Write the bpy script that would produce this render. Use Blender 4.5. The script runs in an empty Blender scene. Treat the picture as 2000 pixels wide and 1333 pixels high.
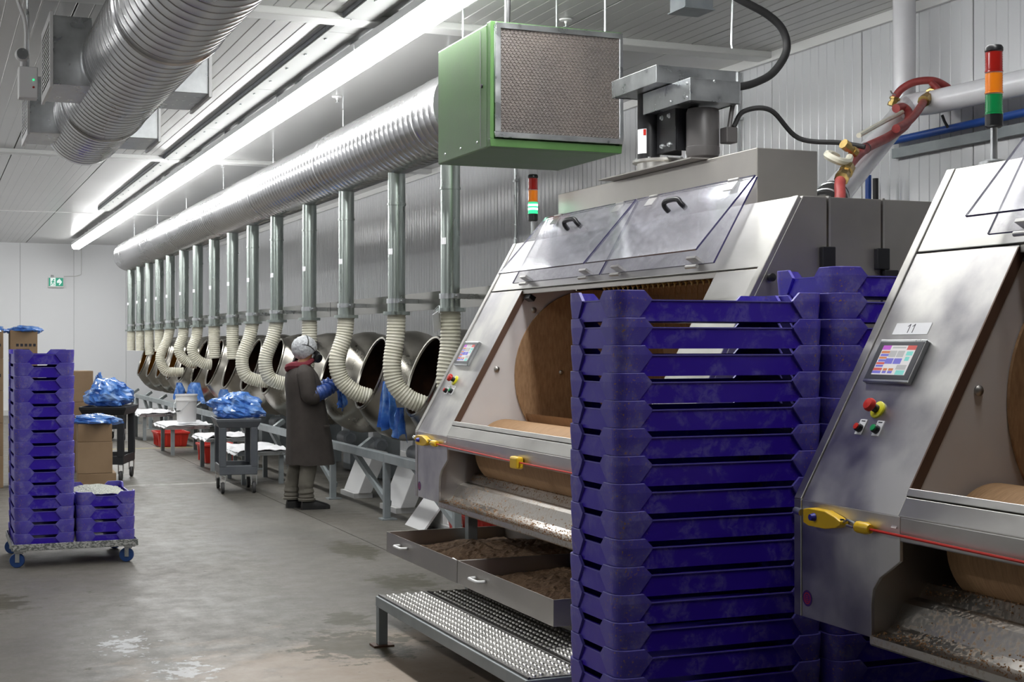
import bpy, bmesh, math, random
from mathutils import Vector, Matrix, noise, Euler
R = math.radians
PI = math.pi
rnd = random.Random(7)
sc = bpy.context.scene
COL = sc.collection

# ------------------------------------------------------------------ camera
cam_d = bpy.data.cameras.new('camera')
cam = bpy.data.objects.new('camera', cam_d)
COL.objects.link(cam)
cam_d.lens = 50.0
cam_d.sensor_width = 36.0
cam_d.shift_y = 0.00275
cam_d.clip_end = 200
cam.location = (0, 0, 1.6)
cam.rotation_euler = (R(90), 0, -R(22.315))
sc.camera = cam

# ------------------------------------------------------------------ world, exposure
sc.view_settings.view_transform = 'Standard'
sc.view_settings.look = 'None'
sc.view_settings.exposure = 0.0
sc.view_settings.gamma = 1.0
sc.view_settings.use_curve_mapping = False
w = bpy.data.worlds.new('world')
sc.world = w
w.use_nodes = True
w.node_tree.nodes['Background'].inputs[0].default_value = (0.9, 0.95, 1.0, 1)
w.node_tree.nodes['Background'].inputs[1].default_value = 0.06
TUBE = 33.0           # emission of the fluorescent diffusers
TUBE_COLOR = (0.98, 0.985, 0.975)

# ------------------------------------------------------------------ materials
def mat(name, color, rough=0.5, metal=0.0, **k):
    m = bpy.data.materials.new(name)
    m.use_nodes = True
    nt = m.node_tree
    b = nt.nodes['Principled BSDF']
    b.inputs['Base Color'].default_value = (*color, 1)
    b.inputs['Roughness'].default_value = rough
    b.inputs['Metallic'].default_value = metal
    for key, v in k.items():
        if key == 'emit':
            b.inputs['Emission Color'].default_value = (*v[0], 1)
            b.inputs['Emission Strength'].default_value = v[1]
        elif key == 'alpha':
            b.inputs['Alpha'].default_value = v
        elif key == 'trans':
            b.inputs['Transmission Weight'].default_value = v
        elif key == 'coat':
            b.inputs['Coat Weight'].default_value = v
            b.inputs['Coat Roughness'].default_value = 0.15
        elif key == 'ior':
            b.inputs['IOR'].default_value = v
        elif key == 'spec':
            b.inputs['Specular IOR Level'].default_value = v
    return m

class NT:
    """short helper to add nodes to a material"""
    def __init__(s, m):
        s.m = m; s.nt = m.node_tree; s.b = s.nt.nodes['Principled BSDF']
    def n(s, t, **k):
        x = s.nt.nodes.new(t)
        for a, v in k.items():
            if a.startswith('i_'):
                x.inputs[int(a[2:])].default_value = v
            else:
                setattr(x, a, v)
        return x
    def l(s, a, b):
        s.nt.links.new(a, b)
    def coords(s, kind='Object', scale=(1, 1, 1), rnd_off=False):
        tc = s.n('ShaderNodeTexCoord')
        mp = s.n('ShaderNodeMapping')
        mp.inputs['Scale'].default_value = scale
        s.l(tc.outputs[kind], mp.inputs['Vector'])
        if rnd_off:
            oi = s.n('ShaderNodeObjectInfo')
            mu = s.n('ShaderNodeMath', operation='MULTIPLY'); mu.inputs[1].default_value = 40
            s.l(oi.outputs['Random'], mu.inputs[0])
            s.l(mu.outputs[0], mp.inputs['Location'])
        return mp.outputs[0]
    def noise(s, vec, scale, detail=4, rough=0.55, dist=0.0):
        x = s.n('ShaderNodeTexNoise')
        x.inputs['Scale'].default_value = scale
        x.inputs['Detail'].default_value = detail
        x.inputs['Roughness'].default_value = rough
        x.inputs['Distortion'].default_value = dist
        s.l(vec, x.inputs['Vector'])
        return x.outputs[0]
    def ramp(s, fac, stops):
        x = s.n('ShaderNodeValToRGB')
        e = x.color_ramp.elements
        e[0].position, e[0].color = stops[0][0], (*stops[0][1], 1)
        e[1].position, e[1].color = stops[-1][0], (*stops[-1][1], 1)
        for p, c in stops[1:-1]:
            q = e.new(p); q.color = (*c, 1)
        s.l(fac, x.inputs[0])
        return x.outputs[0]
    def mix(s, fac, a, b):
        x = s.n('ShaderNodeMix', data_type='RGBA')
        for sock, v in ((x.inputs['Factor'], fac), (x.inputs[6], a), (x.inputs[7], b)):
            if isinstance(v, (int, float)): sock.default_value = v
            elif isinstance(v, tuple): sock.default_value = (*v, 1)
            else: s.l(v, sock)
        return x.outputs[2]
    def math(s, op, a, b=0.5, c=None):
        x = s.n('ShaderNodeMath', operation=op)
        for i, v in enumerate((a, b) if c is None else (a, b, c)):
            if isinstance(v, (int, float)): x.inputs[i].default_value = v
            else: s.l(v, x.inputs[i])
        return x.outputs[0]
    def rng(s, fac, a, b, lo=0.0, hi=1.0):
        x = s.n('ShaderNodeMapRange')
        x.inputs[1].default_value = a; x.inputs[2].default_value = b
        x.inputs[3].default_value = lo; x.inputs[4].default_value = hi
        s.l(fac, x.inputs[0])
        return x.outputs[0]
    def bump(s, h, strength=0.3, dist=0.01):
        x = s.n('ShaderNodeBump')
        x.inputs['Strength'].default_value = strength
        x.inputs['Distance'].default_value = dist
        s.l(h, x.inputs['Height'])
        s.l(x.outputs[0], s.b.inputs['Normal'])
    def color(s, c): s.l(c, s.b.inputs['Base Color'])
    def rough(s, c): s.l(c, s.b.inputs['Roughness'])

def varied(name, c0, c1, rough, metal=0.0, scale=6, coordscale=(1, 1, 1), r2=None, bump=0.0, bscale=None, detail=4, lo=.35, hi=.65, **k):
    """a surface whose colour and gloss wander between two values"""
    m = mat(name, c0, rough, metal, **k)
    t = NT(m)
    v = t.coords('Object', coordscale, rnd_off=True)
    nz = t.noise(v, scale, detail)
    t.color(t.ramp(nz, [(lo, c0), (hi, c1)]))
    if r2 is not None:
        t.rough(t.rng(nz, lo, hi, rough, r2))
    if bump:
        t.bump(t.noise(v, bscale or scale * 6, 3), bump)
    return m

M = {}
M['steel'] = varied('brushed_stainless', (.49, .48, .455), (.57, .56, .535), .34, 1.0, 3.5, (1, 1, 2.5), .44, detail=6)
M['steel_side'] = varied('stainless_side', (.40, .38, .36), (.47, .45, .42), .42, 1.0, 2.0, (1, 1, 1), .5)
M['steel_worn'] = varied('smudged_stainless', (.36, .35, .38), (.68, .67, .64), .30, 1.0, 2.6, (1, 1, 1), .48, detail=6, lo=.34, hi=.6)
M['steel_pan'] = varied('polished_pan_steel', (.27, .255, .22), (.42, .40, .36), .24, 1.0, 3.0, (1, 1, 1), .38, lo=.3, hi=.7)
M['rail_steel'] = mat('polished_rail', (.40, .39, .36), .20, 1.0)
M['galv'] = varied('galvanised_steel', (.52, .54, .55), (.66, .68, .69), .26, 1.0, 9, (1, 1, 1), .38)
M['galv_pipe'] = varied('galvanised_pipe', (.40, .45, .42), (.48, .53, .50), .25, 1.0, 3, (1, 1, .25), .32)
M['galv_dark'] = mat('duct_seam', (.10, .10, .11), .45, 1.0)
M['duct'] = varied('spiral_duct_metal', (.56, .56, .57), (.64, .64, .65), .22, 1.0, 2, (1, .2, 1), .32)
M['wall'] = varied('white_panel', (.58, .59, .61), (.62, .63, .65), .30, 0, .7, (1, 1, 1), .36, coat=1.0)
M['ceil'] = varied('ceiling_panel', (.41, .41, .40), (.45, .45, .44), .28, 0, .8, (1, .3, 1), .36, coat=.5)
M['joint'] = mat('panel_joint', (.22, .22, .22), .6)
M['white_trim'] = mat('white_trim', (.70, .70, .69), .3)
M['lamp'] = mat('lamp_diffuser', (.9, .9, .9), .4, emit=(TUBE_COLOR, TUBE))
M['lamp_house'] = mat('lamp_housing', (.72, .73, .74), .35)
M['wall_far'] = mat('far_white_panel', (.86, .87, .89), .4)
M['board'] = mat('board_grey', (.34, .35, .34), .6)
M['bezel'] = mat('screen_bezel', (.055, .055, .065), .35)
M['green'] = varied('green_paint', (.062, .155, .038), (.08, .19, .052), .42, 0, 5, (1, 1, 1), .48, coat=.5, bump=.05, bscale=60)
M['grey_paint'] = varied('grey_paint', (.20, .22, .24), (.26, .28, .30), .42, 0, 6)
M['frame_grey'] = varied('frame_grey', (.23, .26, .27), (.30, .33, .34), .42, 0, 5)
M['black'] = mat('black_plastic', (.012, .012, .014), .35)
M['black_soft'] = mat('black_rubber', (.018, .018, .019), .6)
M['motor'] = mat('motor_grey', (.085, .080, .080), .40)
M['dark'] = mat('dark_void', (.012, .011, .011), .8)
M['white'] = mat('white_plastic', (.78, .78, .78), .35)
M['paper'] = mat('white_paper', (.80, .80, .82), .6)
M['tan_bits'] = mat('tan_bits', (.36, .20, .095), .8)
M['tread'] = mat('dark_tread', (.16, .155, .15), .45, 1.0)
M['hdpe'] = varied('white_polymer_plate', (.74, .69, .67), (.82, .78, .76), .35, 0, 2.5, lo=.3, hi=.7)
M['yellow'] = mat('yellow_plastic', (.80, .50, .015), .35)
M['yellow2'] = mat('lime_yellow', (.70, .66, .02), .4)
M['red'] = mat('red_plastic', (.52, .025, .015), .38)
M['redhose'] = varied('red_hose', (.27, .035, .035), (.36, .06, .055), .5, 0, 20)
M['bluewheel'] = mat('blue_wheel', (.015, .06, .22), .45)
M['bluepipe'] = mat('blue_pipe', (.012, .065, .30), .35)
M['blueknob'] = mat('blue_knob', (.03, .03, .35), .35)
M['greenbtn'] = mat('green_button', (.012, .30, .09), .35)
M['brass'] = varied('brass', (.42, .29, .10), (.55, .40, .16), .32, 1.0, 20)
M['hose'] = varied('cream_hose', (.62, .60, .48), (.70, .68, .57), .42, 0, 8)
M['pvc'] = varied('white_pvc', (.70, .70, .73), (.76, .76, .79), .20, 0, 3)
M['rust'] = mat('brown_edge', (.13, .07, .045), .6)
M['card'] = varied('cardboard', (.24, .155, .085), (.30, .20, .115), .75, 0, 3)
M['cart'] = varied('grey_cart_plastic', (.085, .095, .11), (.115, .125, .14), .45, 0, 4)
M['cart_black'] = mat('black_cart_plastic', (.016, .017, .020), .45)
M['rubber'] = mat('caster_rubber', (.05, .05, .05), .6)
M['coat'] = varied('brown_lab_coat', (.040, .033, .029), (.052, .043, .038), .85, 0, 9, bump=.15, bscale=30)
M['trouser'] = varied('khaki_grey_cloth', (.115, .105, .085), (.15, .14, .115), .85, 0, 9, bump=.15, bscale=30)
M['skin'] = mat('skin', (.42, .21, .11), .5)
M['maroon'] = varied('maroon_fleece', (.13, .012, .022), (.19, .025, .04), .9, 0, 14, bump=.2, bscale=60)
M['shoe'] = mat('black_shoe', (.012, .012, .012), .45)
M['blueglove'] = varied('blue_glove', (.018, .045, .19), (.035, .085, .30), .42, 0, 14, bump=.3, bscale=24)
M['exitgreen'] = mat('exit_green', (.008, .28, .17), .4, emit=((.008, .28, .17), .5))
M['exitwhite'] = mat('exit_white', (.75, .85, .82), .4, emit=((.75, .9, .86), .5))
M['ink'] = mat('black_ink', (.02, .02, .03), .6)
M['purple'] = mat('purple_sticker', (.06, .02, .16), .4)
M['floorstripe'] = varied('worn_yellow_paint', (.42, .34, .10), (.33, .31, .22), .55, 0, 6)

# hairnet
m = mat('hairnet_mesh', (.42, .43, .45), .55)
t = NT(m)
v = t.coords('Object')
wv = t.noise(v, 26, 5, .6, 1.5)
t.color(t.ramp(wv, [(.36, (.30, .31, .33)), (.5, (.44, .45, .47)), (.64, (.64, .66, .68))]))
t.bump(wv, .3)
M['hairnet'] = m

# filter core (woven grey brown)
m = mat('filter_core', (.16, .14, .125), .75)
t = NT(m)
v = t.coords('Object', (1, 1, 1))
nz = t.noise(v, 3.0, 3)
t.color(t.ramp(nz, [(.3, (.105, .095, .09)), (.7, (.165, .14, .125))]))
M['filter'] = m
M['filter_rib'] = mat('filter_rib', (.23, .21, .195), .6, .3)

# brown belt cloth
m = mat('brown_belt', (.30, .165, .075), .7)
t = NT(m)
v = t.coords('Object', (3, 26, 3))
nz = t.noise(v, 5, 6, .65)
v2 = t.coords('Object', (1, 1, 1))
n2 = t.noise(v2, 2.2, 3)
c = t.ramp(nz, [(.3, (.27, .145, .065)), (.7, (.46, .275, .14))])
c2 = t.mix(t.rng(n2, .3, .7, 0, .35), c, (.52, .33, .18))
t.color(c2); t.bump(nz, .25)
M['belt'] = m
m = mat('brown_disc', (.30, .165, .075), .7)
t = NT(m)
v = t.coords('Object', (40, 10, 9))
nz = t.noise(v, 2.0, 6, .65)
t.color(t.ramp(nz, [(.3, (.36, .20, .095)), (.7, (.56, .35, .185))]))
M['disc'] = m

# crumbs, cocoa residue
m = mat('brown_crumbs', (.09, .05, .028), .9)
t = NT(m)
v = t.coords('Object')
nz = t.noise(v, 60, 5, .7)
n2 = t.noise(v, 4, 3)
c = t.ramp(nz, [(.3, (.13, .078, .046)), (.55, (.29, .18, .105)), (.75, (.50, .36, .24))])
t.color(t.mix(t.rng(n2, .5, .68, 0, .6), c, (.42, .27, .16)))
t.bump(nz, .8, .01)
M['crumbs'] = m
m = mat('white_candy', (.62, .64, .56), .6)
t = NT(m)
v = t.coords('Object')
vo = t.n('ShaderNodeTexVoronoi'); vo.inputs['Scale'].default_value = 60
t.l(v, vo.inputs['Vector'])
t.color(t.ramp(vo.outputs['Distance'], [(0, (.70, .71, .64)), (.6, (.42, .44, .36))]))
t.bump(vo.outputs['Distance'], 1.0, .01)
M['candy'] = m
m = mat('dark_nuts', (.03, .012, .008), .35)
t = NT(m)
v = t.coords('Object')
vo = t.n('ShaderNodeTexVoronoi'); vo.inputs['Scale'].default_value = 45
t.l(v, vo.inputs['Vector'])
t.color(t.ramp(vo.outputs['Distance'], [(0, (.045, .016, .010)), (.6, (.006, .004, .003))]))
t.bump(vo.outputs['Distance'], 1.0, .02)
M['nuts'] = m
M['amber_in'] = mat('amber_coated_inside', (.28, .13, .02), .35, .2)
M['pan_in'] = varied('chocolate_coated_inside', (.020, .010, .007), (.05, .024, .014), .35, 0, 9)

# chute steel with dust
m = mat('dusty_chute_steel', (.5, .48, .44), .34, 1.0)
t = NT(m)
v = t.coords('Object')
n1 = t.noise(v, 70, 5, .7)
n2 = t.noise(v, 4.5, 3)
sx = t.n('ShaderNodeSeparateXYZ'); t.l(v, sx.inputs[0])
dust = t.math('MULTIPLY', t.rng(n1, .50, .62), t.rng(n2, .38, .62))
t.color(t.mix(dust, (.50, .48, .45), (.30, .20, .12)))
t.l(t.rng(dust, 0, 1, 1, 0), t.b.inputs['Metallic'])
t.rough(t.rng(dust, 0, 1, .34, .9))
M['chute'] = m

# blue crates
for cname, c_base, c_add in (('crate', (.036, .009, .40), .0), ('crate_corner', (.070, .048, .41), .10)):
  m = mat('blue_' + cname + '_plastic', (.035, .012, .36), .38)
  t = NT(m)
  v = t.coords('Object', (1, 1, 1), rnd_off=True)
  tc = t.n('ShaderNodeTexCoord')
  sx = t.n('ShaderNodeSeparateXYZ'); t.l(tc.outputs['Object'], sx.inputs[0])
  ax = t.math('ABSOLUTE', sx.outputs[0], 0); ay = t.math('ABSOLUTE', sx.outputs[1], 0)
  corner = t.math('MULTIPLY', t.rng(ax, .26, .39), t.rng(ay, .10, .19))
  n1 = t.noise(v, 9, 6, .6, .6)
  n2 = t.noise(v, 38, 4, .6, 1.0)
  n3 = t.noise(v, 130, 3, .6)
  wear = t.math('MULTIPLY', t.rng(n1, .50, .60), t.rng(n2, .36, .58))
  wear = t.math('ADD', t.math('MULTIPLY', wear, .38), t.rng(n1, .30, .62, 0, c_add * 3))
  c = t.mix(wear, c_base, (.21, .19, .48))
  speck = t.math('MULTIPLY', t.rng(n3, .58, .63), t.math('MULTIPLY', corner, t.rng(n2, .46, .54)))
  c = t.mix(speck, c, (.36, .20, .08))
  t.color(c)
  t.rough(t.rng(wear, 0, .4, .34, .6))
  M[cname] = m
M['crate_edge'] = mat('highlit_worn_edge', (.13, .11, .46), .45)  # rim highlight and edge wear, both painted in as a lighter blue

# concrete floor
m = mat('concrete_floor', (.26, .25, .23), .35)
t = NT(m)
v = t.coords('Object')
sx = t.n('ShaderNodeSeparateXYZ'); t.l(v, sx.inputs[0])
n1 = t.noise(v, .55, 5, .6)
n2 = t.noise(v, 6, 6, .65)
n3 = t.noise(v, 40, 4, .6)
base = t.ramp(n1, [(.32, (.112, .103, .088)), (.68, (.168, .154, .132))])
base = t.mix(t.rng(n2, .38, .7, 0, .45), base, (.085, .080, .070))
base = t.mix(t.rng(n3, .52, .72, 0, .40), base, (.25, .23, .20))
vs = t.coords('Object', (5, 1.2, 1))
n5 = t.noise(vs, 9, 5, .7, .8)
base = t.mix(t.rng(n5, .54, .72, 0, .45), base, (.075, .070, .060))
def blob(cx, cy, rx, ry, ns, lo, hi, nsc=3.0):
    """soft patch at a floor place, broken up by noise"""
    dx = t.math('DIVIDE', t.math('SUBTRACT', sx.outputs[0], cx), rx)
    dy = t.math('DIVIDE', t.math('SUBTRACT', sx.outputs[1], cy), ry)
    d = t.math('SQRT', t.math('ADD', t.math('MULTIPLY', dx, dx), t.math('MULTIPLY', dy, dy)), 0)
    nn = t.noise(v, nsc, 6, .65)
    e = t.math('ADD', t.rng(d, 0, 1.0, 1.0, 0.0), t.math('MULTIPLY', t.math('SUBTRACT', nn, .5), ns))
    return t.rng(e, lo, hi)
base = t.mix(t.math('MULTIPLY', blob(2.1, 6.5, 2.1, 1.9, 1.6, .3, .7, 2.5), .6), base, (.36, .27, .195))
for cx, cy, rx, ry in ((3.05, 10.65, .30, .7), (2.95, 9.1, .36, .55), (2.25, 8.0, .22, .35), (.3, 9.3, .45, .6), (2.1, 7.3, .5, .6)):
    base = t.mix(t.math('MULTIPLY', blob(cx, cy, rx, ry, 2.2, .34, .52, 9), .85), base, (.042, .036, .013))
for cx, cy, rx, ry in ((3.1, 14.6, .9, 1.2), (4.4, 13.5, 1.4, 4.5), (2.7, 17.0, 1.2, .8), (2.9, 11.8, .5, 1.1)):
    base = t.mix(t.math('MULTIPLY', blob(cx, cy, rx, ry, 1.3, .3, .8, 2), .5), base, (.075, .072, .060))
spill = blob(.96, 7.80, .32, .62, 3.2, .74, .88, 12)
spill2 = blob(1.16, 7.02, .34, .60, 3.2, .72, .88, 11)
sp = t.math('MAXIMUM', spill, spill2)
base = t.mix(t.math('MULTIPLY', sp, .70), base, (.54, .55, .57))
line = blob(2.9, 16.45, 1.9, .16, 1.4, .45, .8, 5)
base = t.mix(t.math('MULTIPLY', line, .6), base, (.50, .49, .46))
t.color(base)
rr = t.rng(n1, .3, .7, .38, .56)
rr = t.math('ADD', rr, t.rng(n2, .3, .7, -.05, .14))
t.rough(rr)
n4 = t.noise(v, 110, 4, .7)
t.bump(t.math('ADD', t.math('MULTIPLY', n4, .6), t.math('MULTIPLY', n3, .6)), .10, .004)
M['floor'] = m

# clear lids
m = mat('clear_lid_sheet', (.86, .87, .93), .06, ior=1.45)
nt = m.node_tree
out = nt.nodes['Material Output']
tr = nt.nodes.new('ShaderNodeBsdfTransparent'); tr.inputs[0].default_value = (.955, .955, .975, 1)
gl = nt.nodes.new('ShaderNodeBsdfGlossy'); gl.inputs['Roughness'].default_value = .09
df = nt.nodes.new('ShaderNodeBsdfDiffuse'); df.inputs[0].default_value = (.75, .75, .82, 1)
lw = nt.nodes.new('ShaderNodeLayerWeight'); lw.inputs[0].default_value = .5
mx = nt.nodes.new('ShaderNodeMixShader'); mx2 = nt.nodes.new('ShaderNodeMixShader')
tx = NT(m)
vv = tx.coords('Object', (1, 1, 1))
nz = tx.noise(vv, 30, 5, .7, .4)
nt.links.new(tx.rng(nz, .45, .75, .05, .22), mx2.inputs[0])
nt.links.new(tr.outputs[0], mx2.inputs[1]); nt.links.new(df.outputs[0], mx2.inputs[2])
pw = tx.math('ADD', tx.math('MULTIPLY', tx.math('POWER', lw.outputs['Facing'], 4.0), .5), .05); nt.links.new(pw, mx.inputs[0])
nt.links.new(mx2.outputs[0], mx.inputs[1]); nt.links.new(gl.outputs[0], mx.inputs[2])
nt.links.new(mx.outputs[0], out.inputs['Surface'])
M['clear'] = m
M['clear_edge'] = mat('lid_edge', (.035, .03, .10), .2)

# blue film bags
m = mat('blue_film', (.10, .27, .72), .18)
nt = m.node_tree
out = nt.nodes['Material Output']; b = nt.nodes['Principled BSDF']
tx = NT(m)
vv = tx.coords('Object')
nz = tx.noise(vv, 7, 4, .6, .5)
tx.color(tx.ramp(nz, [(.32, (.035, .13, .50)), (.5, (.10, .27, .68)), (.72, (.42, .60, .88))]))
tr = nt.nodes.new('ShaderNodeBsdfTransparent'); tr.inputs[0].default_value = (.45, .65, 1, 1)
mx = nt.nodes.new('ShaderNodeMixShader'); mx.inputs[0].default_value = .25
nt.links.new(b.outputs[0], mx.inputs[1]); nt.links.new(tr.outputs[0], mx.inputs[2])
nt.links.new(mx.outputs[0], out.inputs['Surface'])
M['film'] = m

def lens(name, c, e):
    return mat(name, c, .12, emit=(c, e), coat=.6)
M['l_red'] = lens('red_lens', (.30, .012, .008), .10)
M['l_amb'] = lens('amber_lens', (.75, .20, .01), .14)
M['l_grn'] = lens('green_lens', (.006, .22, .06), .10)
M['l_grn_on'] = mat('green_lens_lit', (.02, .6, .2), .15, emit=((.05, .95, .35), 1.0))
M['l_hot'] = mat('green_lamp_core', (.7, 1, .85), .3, emit=((.6, 1, .8), 5.0))

# ------------------------------------------------------------------ mesh builder
def frame_of(d):
    d = Vector(d).normalized()
    up = Vector((0, 0, 1)) if abs(d.z) < .95 else Vector((1, 0, 0))
    a = d.cross(up).normalized()
    return a, d.cross(a).normalized()

class MB:
    def __init__(s):
        s.v = []; s.f = []; s.mi = []; s.sm = []
    def add(s, vs, fs, mi=0, smooth=False):
        o = len(s.v)
        s.v.extend([tuple(x) for x in vs])
        for f in fs:
            s.f.append([i + o for i in f]); s.mi.append(mi); s.sm.append(smooth)
        return s
    def box(s, a, b, mi=0):
        x0, y0, z0 = a; x1, y1, z1 = b
        vs = [(x0, y0, z0), (x1, y0, z0), (x1, y1, z0), (x0, y1, z0), (x0, y0, z1), (x1, y0, z1), (x1, y1, z1), (x0, y1, z1)]
        return s.add(vs, [(0, 3, 2, 1), (4, 5, 6, 7), (0, 1, 5, 4), (1, 2, 6, 5), (2, 3, 7, 6), (3, 0, 4, 7)], mi)
    def cbox(s, c, d, mi=0, rot=None):
        h = [x / 2 for x in d]
        vs = [Vector((i * h[0], j * h[1], k * h[2])) for k in (-1, 1) for j in (-1, 1) for i in (-1, 1)]
        if rot is not None:
            vs = [rot @ p for p in vs]
        vs = [p + Vector(c) for p in vs]
        return s.add(vs, [(0, 2, 3, 1), (4, 5, 7, 6), (0, 1, 5, 4), (1, 3, 7, 5), (3, 2, 6, 7), (2, 0, 4, 6)], mi)
    def bar(s, p0, p1, wd, th, mi=0):
        """square bar between two points"""
        p0 = Vector(p0); p1 = Vector(p1)
        a, b = frame_of(p1 - p0)
        q = [a * wd / 2 + b * th / 2, -a * wd / 2 + b * th / 2, -a * wd / 2 - b * th / 2, a * wd / 2 - b * th / 2]
        vs = [p0 + x for x in q] + [p1 + x for x in q]
        return s.add(vs, [(0, 1, 2, 3), (7, 6, 5, 4), (0, 4, 5, 1), (1, 5, 6, 2), (2, 6, 7, 3), (3, 7, 4, 0)], mi)
    def lathe(s, prof, c=(0, 0, 0), axis=(0, 0, 1), n=24, mi=0, cap0=True, cap1=True, mis=None):
        """prof: (radius, distance along axis)"""
        a, b = frame_of(axis); d = Vector(axis).normalized(); c = Vector(c)
        vs = []; fs = []
        for r, h in prof:
            for k in range(n):
                t = 2 * PI * k / n
                vs.append(c + d * h + (a * math.cos(t) + b * math.sin(t)) * r)
        o = len(s.v)
        for i in range(len(prof) - 1):
            m_ = mi if mis is None else mis[i]
            s.add([], [], 0)
            for k in range(n):
                k2 = (k + 1) % n
                fs.append(((i * n + k, i * n + k2, (i + 1) * n + k2, (i + 1) * n + k), m_))
        s.v.extend([tuple(x) for x in vs])
        for f, m_ in fs:
            s.f.append([x + o for x in f]); s.mi.append(m_); s.sm.append(True)
        if cap0 and prof[0][0] > 1e-6:
            s.f.append([o + k for k in range(n)][::-1]); s.mi.append(mi if mis is None else mis[0]); s.sm.append(False)
        if cap1 and prof[-1][0] > 1e-6:
            q = o + (len(prof) - 1) * n
            s.f.append([q + k for k in range(n)]); s.mi.append(mi if mis is None else mis[-1]); s.sm.append(False)
        return s
    def cyl(s, p0, p1, r0, r1=None, n=16, mi=0, caps=True):
        p0 = Vector(p0); p1 = Vector(p1); d = p1 - p0
        return s.lathe([(r0, 0), (r0 if r1 is None else r1, d.length)], p0, d, n, mi, caps, caps)
    def tube(s, pts, r, n=10, mi=0, caps=True):
        """pts path, r a number or a list"""
        pts = [Vector(p) for p in pts]
        rs = r if isinstance(r, (list, tuple)) else [r] * len(pts)
        T = []
        for i in range(len(pts)):
            d = pts[min(i + 1, len(pts) - 1)] - pts[max(i - 1, 0)]
            T.append(d.normalized() if d.length > 1e-9 else Vector((0, 0, 1)))
        a, b = frame_of(T[0])
        o = len(s.v); N = len(pts)
        for i, p in enumerate(pts):
            if i:
                a = (a - T[i] * a.dot(T[i])).normalized(); b = T[i].cross(a)
            for k in range(n):
                t = 2 * PI * k / n
                s.v.append(tuple(p + (a * math.cos(t) + b * math.sin(t)) * rs[i]))
        for i in range(N - 1):
            for k in range(n):
                k2 = (k + 1) % n
                s.f.append([o + i * n + k, o + i * n + k2, o + (i + 1) * n + k2, o + (i + 1) * n + k]); s.mi.append(mi); s.sm.append(True)
        if caps:
            s.f.append([o + k for k in range(n)][::-1]); s.mi.append(mi); s.sm.append(False)
            s.f.append([o + (N - 1) * n + k for k in range(n)]); s.mi.append(mi); s.sm.append(False)
        return s
    def prism(s, pts, d, mi=0):
        """pts: closed 3-d polygon; extruded along vector d"""
        d = Vector(d); n = len(pts)
        vs = [Vector(p) for p in pts] + [Vector(p) + d for p in pts]
        fs = [list(range(n))[::-1], list(range(n, 2 * n))] + [(i, (i + 1) % n, n + (i + 1) % n, n + i) for i in range(n)]
        return s.add(vs, fs, mi)
    def strip(s, prof, d, th, mi=0, smooth=False):
        """sheet: a 3-d polyline extruded by d, thickened by th (vector)"""
        n = len(prof); d = Vector(d); th = Vector(th)
        A = [Vector(p) for p in prof]
        return s.prism(A + [p + th for p in reversed(A)], d, mi)
    def grid(s, P, mi=0, smooth=True, flip=False):
        """P: rows of points"""
        nr = len(P); nc = len(P[0])
        vs = [p for row in P for p in row]
        fs = []
        for i in range(nr - 1):
            for j in range(nc - 1):
                f = (i * nc + j, i * nc + j + 1, (i + 1) * nc + j + 1, (i + 1) * nc + j)
                fs.append(f[::-1] if flip else f)
        return s.add(vs, fs, mi, smooth)
    def shell(s, A, B, mi=0, smooth=False):
        """two grids stitched round the border"""
        nr = len(A); nc = len(A[0]); o = len(s.v)
        s.grid(A, mi, smooth); s.grid(B, mi, smooth, True)
        N = nr * nc
        ring = [j for j in range(nc)] + [i * nc + nc - 1 for i in range(1, nr)] + [(nr - 1) * nc + j for j in range(nc - 2, -1, -1)] + [i * nc for i in range(nr - 2, 0, -1)]
        for i in range(len(ring)):
            p, q = ring[i], ring[(i + 1) % len(ring)]
            s.f.append([o + q, o + p, o + N + p, o + N + q]); s.mi.append(mi); s.sm.append(False)
        return s
    def sphere(s, c, r, n=16, m=10, mi=0):
        r = (r, r, r) if isinstance(r, (int, float)) else r
        P = [[(c[0] + r[0] * math.sin(PI * i / m) * math.cos(2 * PI * k / n), c[1] + r[1] * math.sin(PI * i / m) * math.sin(2 * PI * k / n), c[2] + r[2] * math.cos(PI * i / m)) for k in range(n + 1)] for i in range(m + 1)]
        return s.grid(P, mi, True, False)
    def mesh(s, name, mats, origin=None):
        me = bpy.data.meshes.new(name)
        vs = s.v
        if origin is not None:
            vs = [tuple(origin @ Vector(p)) for p in vs]
        me.from_pydata(vs, [], s.f)
        for m_ in (mats if isinstance(mats, (list, tuple)) else [mats]):
            me.materials.append(m_)
        me.polygons.foreach_set('material_index', s.mi)
        me.polygons.foreach_set('use_smooth', s.sm)
        me.update()
        bm = bmesh.new(); bm.from_mesh(me)
        bmesh.ops.remove_doubles(bm, verts=bm.verts, dist=1e-5)
        bmesh.ops.recalc_face_normals(bm, faces=bm.faces)
        bm.to_mesh(me); bm.free()
        if any(s.sm):
            me.set_sharp_from_angle(angle=R(38))
        return me
    def build(s, name, mats, parent=None, world=False, bevel=0, kind=None):
        org = None
        if parent is not None and world:
            org = root_inv(parent)
        me = s.mesh(name, mats, org)
        o = bpy.data.objects.new(name, me)
        COL.objects.link(o)
        if parent is not None:
            o.parent = parent
        if kind: o['kind'] = kind
        if bevel:
            b = o.modifiers.new('bevel', 'BEVEL'); b.width = bevel; b.segments = 2; b.limit_method = 'ANGLE'; b.angle_limit = R(40)
        return o

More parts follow.
